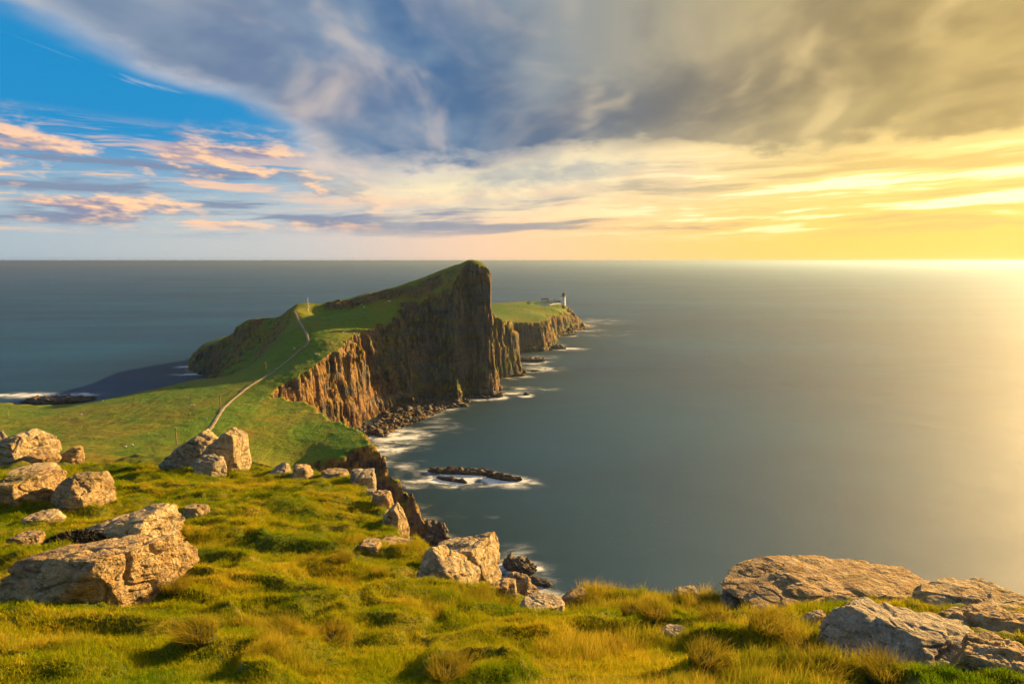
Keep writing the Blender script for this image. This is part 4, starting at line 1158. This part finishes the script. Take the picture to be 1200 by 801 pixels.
def ground_points(n, r0, r1, power, seed, az=47.0):
    rg = np.random.RandomState(seed)
    u = rg.rand(n); e_ = 2 - power
    r = (r0 ** e_ + u * (r1 ** e_ - r0 ** e_)) ** (1 / e_)
    a = np.radians(rg.uniform(-az, az, n))
    x, y = r * np.sin(a), r * np.cos(a)
    d, _ = poly_dist(x, y, HEDGE)
    k = d > -0.25 + 0.2 * fbm2(x / 0.5, y / 0.5, 2, 801)
    for bx, by, w, dp in BOULDER_XY:
        k &= ((x - bx) / (w * 0.78)) ** 2 + ((y - by) / (dp * 0.78)) ** 2 > 1.0
    x, y = x[k], y[k]
    return x, y, hill_z(x, y), np.hypot(x, y), rg

def hue_at(x, y, rg):
    h = 0.48 + 0.55 * fbm2(x / 2.3, y / 2.3, 3, 811) + 0.28 * fbm2(x / 0.6, y / 0.6, 2, 815) + rg.normal(size=len(x)) * 0.16
    return np.clip(h, 0, 1)

GREENS = (lin(90, 120, 12), lin(146, 148, 18), lin(186, 164, 38))
x, y, z, r, rg = ground_points(230000, 2.4, 29, 1.25, 1)
tilt = rg.normal(size=(len(x), 3)) * np.array([0.16, 0.16, 0]); tilt[:, 2] = rg.uniform(0, 6.283, len(x))
scl = 0.78 * (0.7 + 0.6 * rg.rand(len(x))) * (1 + r / 18)
scl *= 0.75 + 0.7 * np.clip(fbm2(x / 1.1, y / 1.1, 3, 821) + 0.35, 0, 1)
scatter_gn('short_grass', np.column_stack([x, y, z - 0.008]), tilt, scl, hue_at(x, y, rg),
           tuft_mesh('short_grass_blades', 16, 0.018, 0.058, 0.045, 0.8, 0.0042, 1), m_grass('short_grass', GREENS, (lin(176, 158, 44), 0.03, 0.07)),
           'short grazed golden green turf covering the hillside')
# longer wind-bent grass on hummocks and along the lip
x, y, z, r, rg = ground_points(90000, 2.6, 26, 1.2, 2)
d, _ = poly_dist(x, y, HEDGE)
mask = fbm2(x / 1.5, y / 1.1, 3, 831) + 0.55 * np.exp(-np.maximum(d, 0) / 1.2) * (x > 0.5) + 0.15 * (x > -1)
k = mask > 0.36
x, y, z, r, mask = x[k], y[k], z[k], r[k], mask[k]
rot = rg.normal(size=(len(x), 3)) * np.array([0.12, 0.12, 0]); rot[:, 2] = rg.uniform(-0.9, 0.9, len(x))
scl = 0.8 * (0.45 + 0.55 * rg.rand(len(x))) * (0.6 + 1.2 * np.clip(mask - 0.2, 0, 0.6)) * (1 + r / 40)
scatter_gn('long_grass', np.column_stack([x, y, z - 0.01]), rot, scl, np.clip(hue_at(x, y, rg) + 0.12, 0, 1),
           tuft_mesh('long_grass_blades', 18, 0.09, 0.22, 0.05, 0.55, 0.0045, 2, 3, (0.45, 0.1)), m_grass('long_grass', (lin(96, 120, 16), lin(148, 144, 28), lin(184, 160, 48)), (lin(200, 172, 62), 0.08, 0.2)),
           'longer wind-bent straw coloured grass on the hummocks and cliff lip')

# tussocks that stand out one by one
TUS = tuft_mesh('tussock_blades', 900, 0.10, 0.27, 0.17, 0.55, 0.0045, 5, 3, (0.45, 0.1))
M_TUS = m_grass('tussock_grass', (lin(92, 112, 20), lin(146, 132, 34), lin(182, 146, 54)), (lin(200, 164, 72), 0.1, 0.28), None)
M_THATCH = plain('tussock_thatch', lin(66, 66, 18), 0.95, 30.0, lin(40, 46, 12))
def tussock(px, py, s, label, y=0):
    g_ = hit(px, py, hill_z, 2.0, 34.0) if y == 0 else WD(px, py, y)
    if g_ is None: return
    o = empty('grass_tussock', (g_[0], g_[1], g_[2] - 0.02), px * 0.37); o.scale = (s, s, s * 0.8)
    tag(o, label, 'tussock', 'tussocks of long grass on the hillside')
    link('blades', TUS, M_TUS, o)
    link('root_mound', MOUND, M_THATCH, o)
pm, fm = rock_shape(71, 4, 2, (), 0.12, 0.05); MOUND = mesh_np('root_mound', pm * np.array([0.17, 0.17, 0.07]), fm)
TUSSOCKS = [(232, 745, 1.0, 'straw tussock casting a dark shadow below the great slab'), (205, 690, 0.9, 'golden tussock at the corner of the great slab boulder'),
    (388, 752, 1.15, 'broad tussock with a dark shaded hollow beside it'), (330, 742, 0.95, 'tussock just before the broad one with the dark hollow'),
    (527, 790, 1.0, 'rounded tussock standing by itself in short turf'), (402, 655, 0.9, 'tussock on the hump below the flat pale stone'), (366, 660, 0.8, 'small tussock beside the hump below the flat pale stone'),
    (560, 700, 0.8, 'green tussock at the foot of the sloping white slab'), (690, 704, 1.0, 'tussock on the lip next to the mossy stone'), (742, 716, 0.9, 'tussock on the lip before the small grey stone'),
    (770, 722, 1.0, 'shaggy tussock in the long grass behind the tiny pale stone'), (842, 728, 1.0, 'tussock at the knobbly end of the pink-grey outcrop'), (900, 738, 1.1, 'shaggy tussock close under the pink-grey outcrop'),
    (945, 762, 1.1, 'wide tussock below the small stone by the outcrop'), (1010, 742, 0.9, 'tussock squeezed between the outcrop and the ochre slab'), (960, 790, 1.0, 'tussock in turf beside the low edge of the ochre slab'),
    (830, 775, 0.9, 'dark sided tussock in open turf before the outcrop'), (1040, 795, 0.9, 'tussock against the base of the broad ochre slab'), (725, 762, 0.8, 'small tussock in open turf above the bare patch')]
for px, py, s, lb in TUSSOCKS: tussock(px, py, s, lb)

# dark heather cushion behind the great slab
g_ = hit(92, 640, hill_z, 2.0, 34.0)
hp, hf_ = rock_shape(88, 4, 2, (), 0.2, 0.12)
hc = empty('heather_clump', (g_[0], g_[1], g_[2])); tag(hc, 'dark heather cushion growing above the great slab boulder', 'heather')
M_HEATH = plain('heather', lin(52, 44, 26), 0.95, 22.0, lin(26, 28, 14))
link('cushion', mesh_np('cushion', hp * np.array([0.55, 0.3, 0.2]), hf_), M_HEATH, hc)
rg = np.random.RandomState(9); V, T = [], []
for i in range(1500):
    a, c_ = rg.uniform(0, 6.28), rg.rand(); n_ = np.array([math.cos(a) * math.sqrt(1 - c_ * c_), math.sin(a) * math.sqrt(1 - c_ * c_), c_])
    p = n_ * np.array([0.55, 0.3, 0.2]); t_ = rg.normal(size=3) * 0.014; u_ = n_ * rg.uniform(0.02, 0.07)
    V += [p - t_, p + t_, p + u_ + rg.normal(size=3) * 0.012]; T.append((3 * i, 3 * i + 1, 3 * i + 2))
link('sprigs', mesh_np('sprigs', np.array(V), np.array(T), False), M_HEATH, hc)

# ------------------------------------------------------------------ haze: warm sea air over everything
def build_haze(density):
    m = bpy.data.materials.new('sea_haze'); m.use_nodes = True; nt = m.node_tree
    nt.nodes.clear(); out = nt.nodes.new('ShaderNodeOutputMaterial'); v = nt.nodes.new('ShaderNodeVolumePrincipled')
    v.inputs['Color'].default_value = (0.27, 0.37, 0.52, 1); v.inputs['Density'].default_value = density; v.inputs['Anisotropy'].default_value = 0.57
    nt.links.new(v.outputs[0], out.inputs['Volume'])
    o = MB().box(-70500, 70500, -4000, 91500, -8.0, 104.5).build('haze', m)
    tag(o, 'thin warm sea haze over the water', 'haze', kind='stuff')
build_haze(1.35e-4)
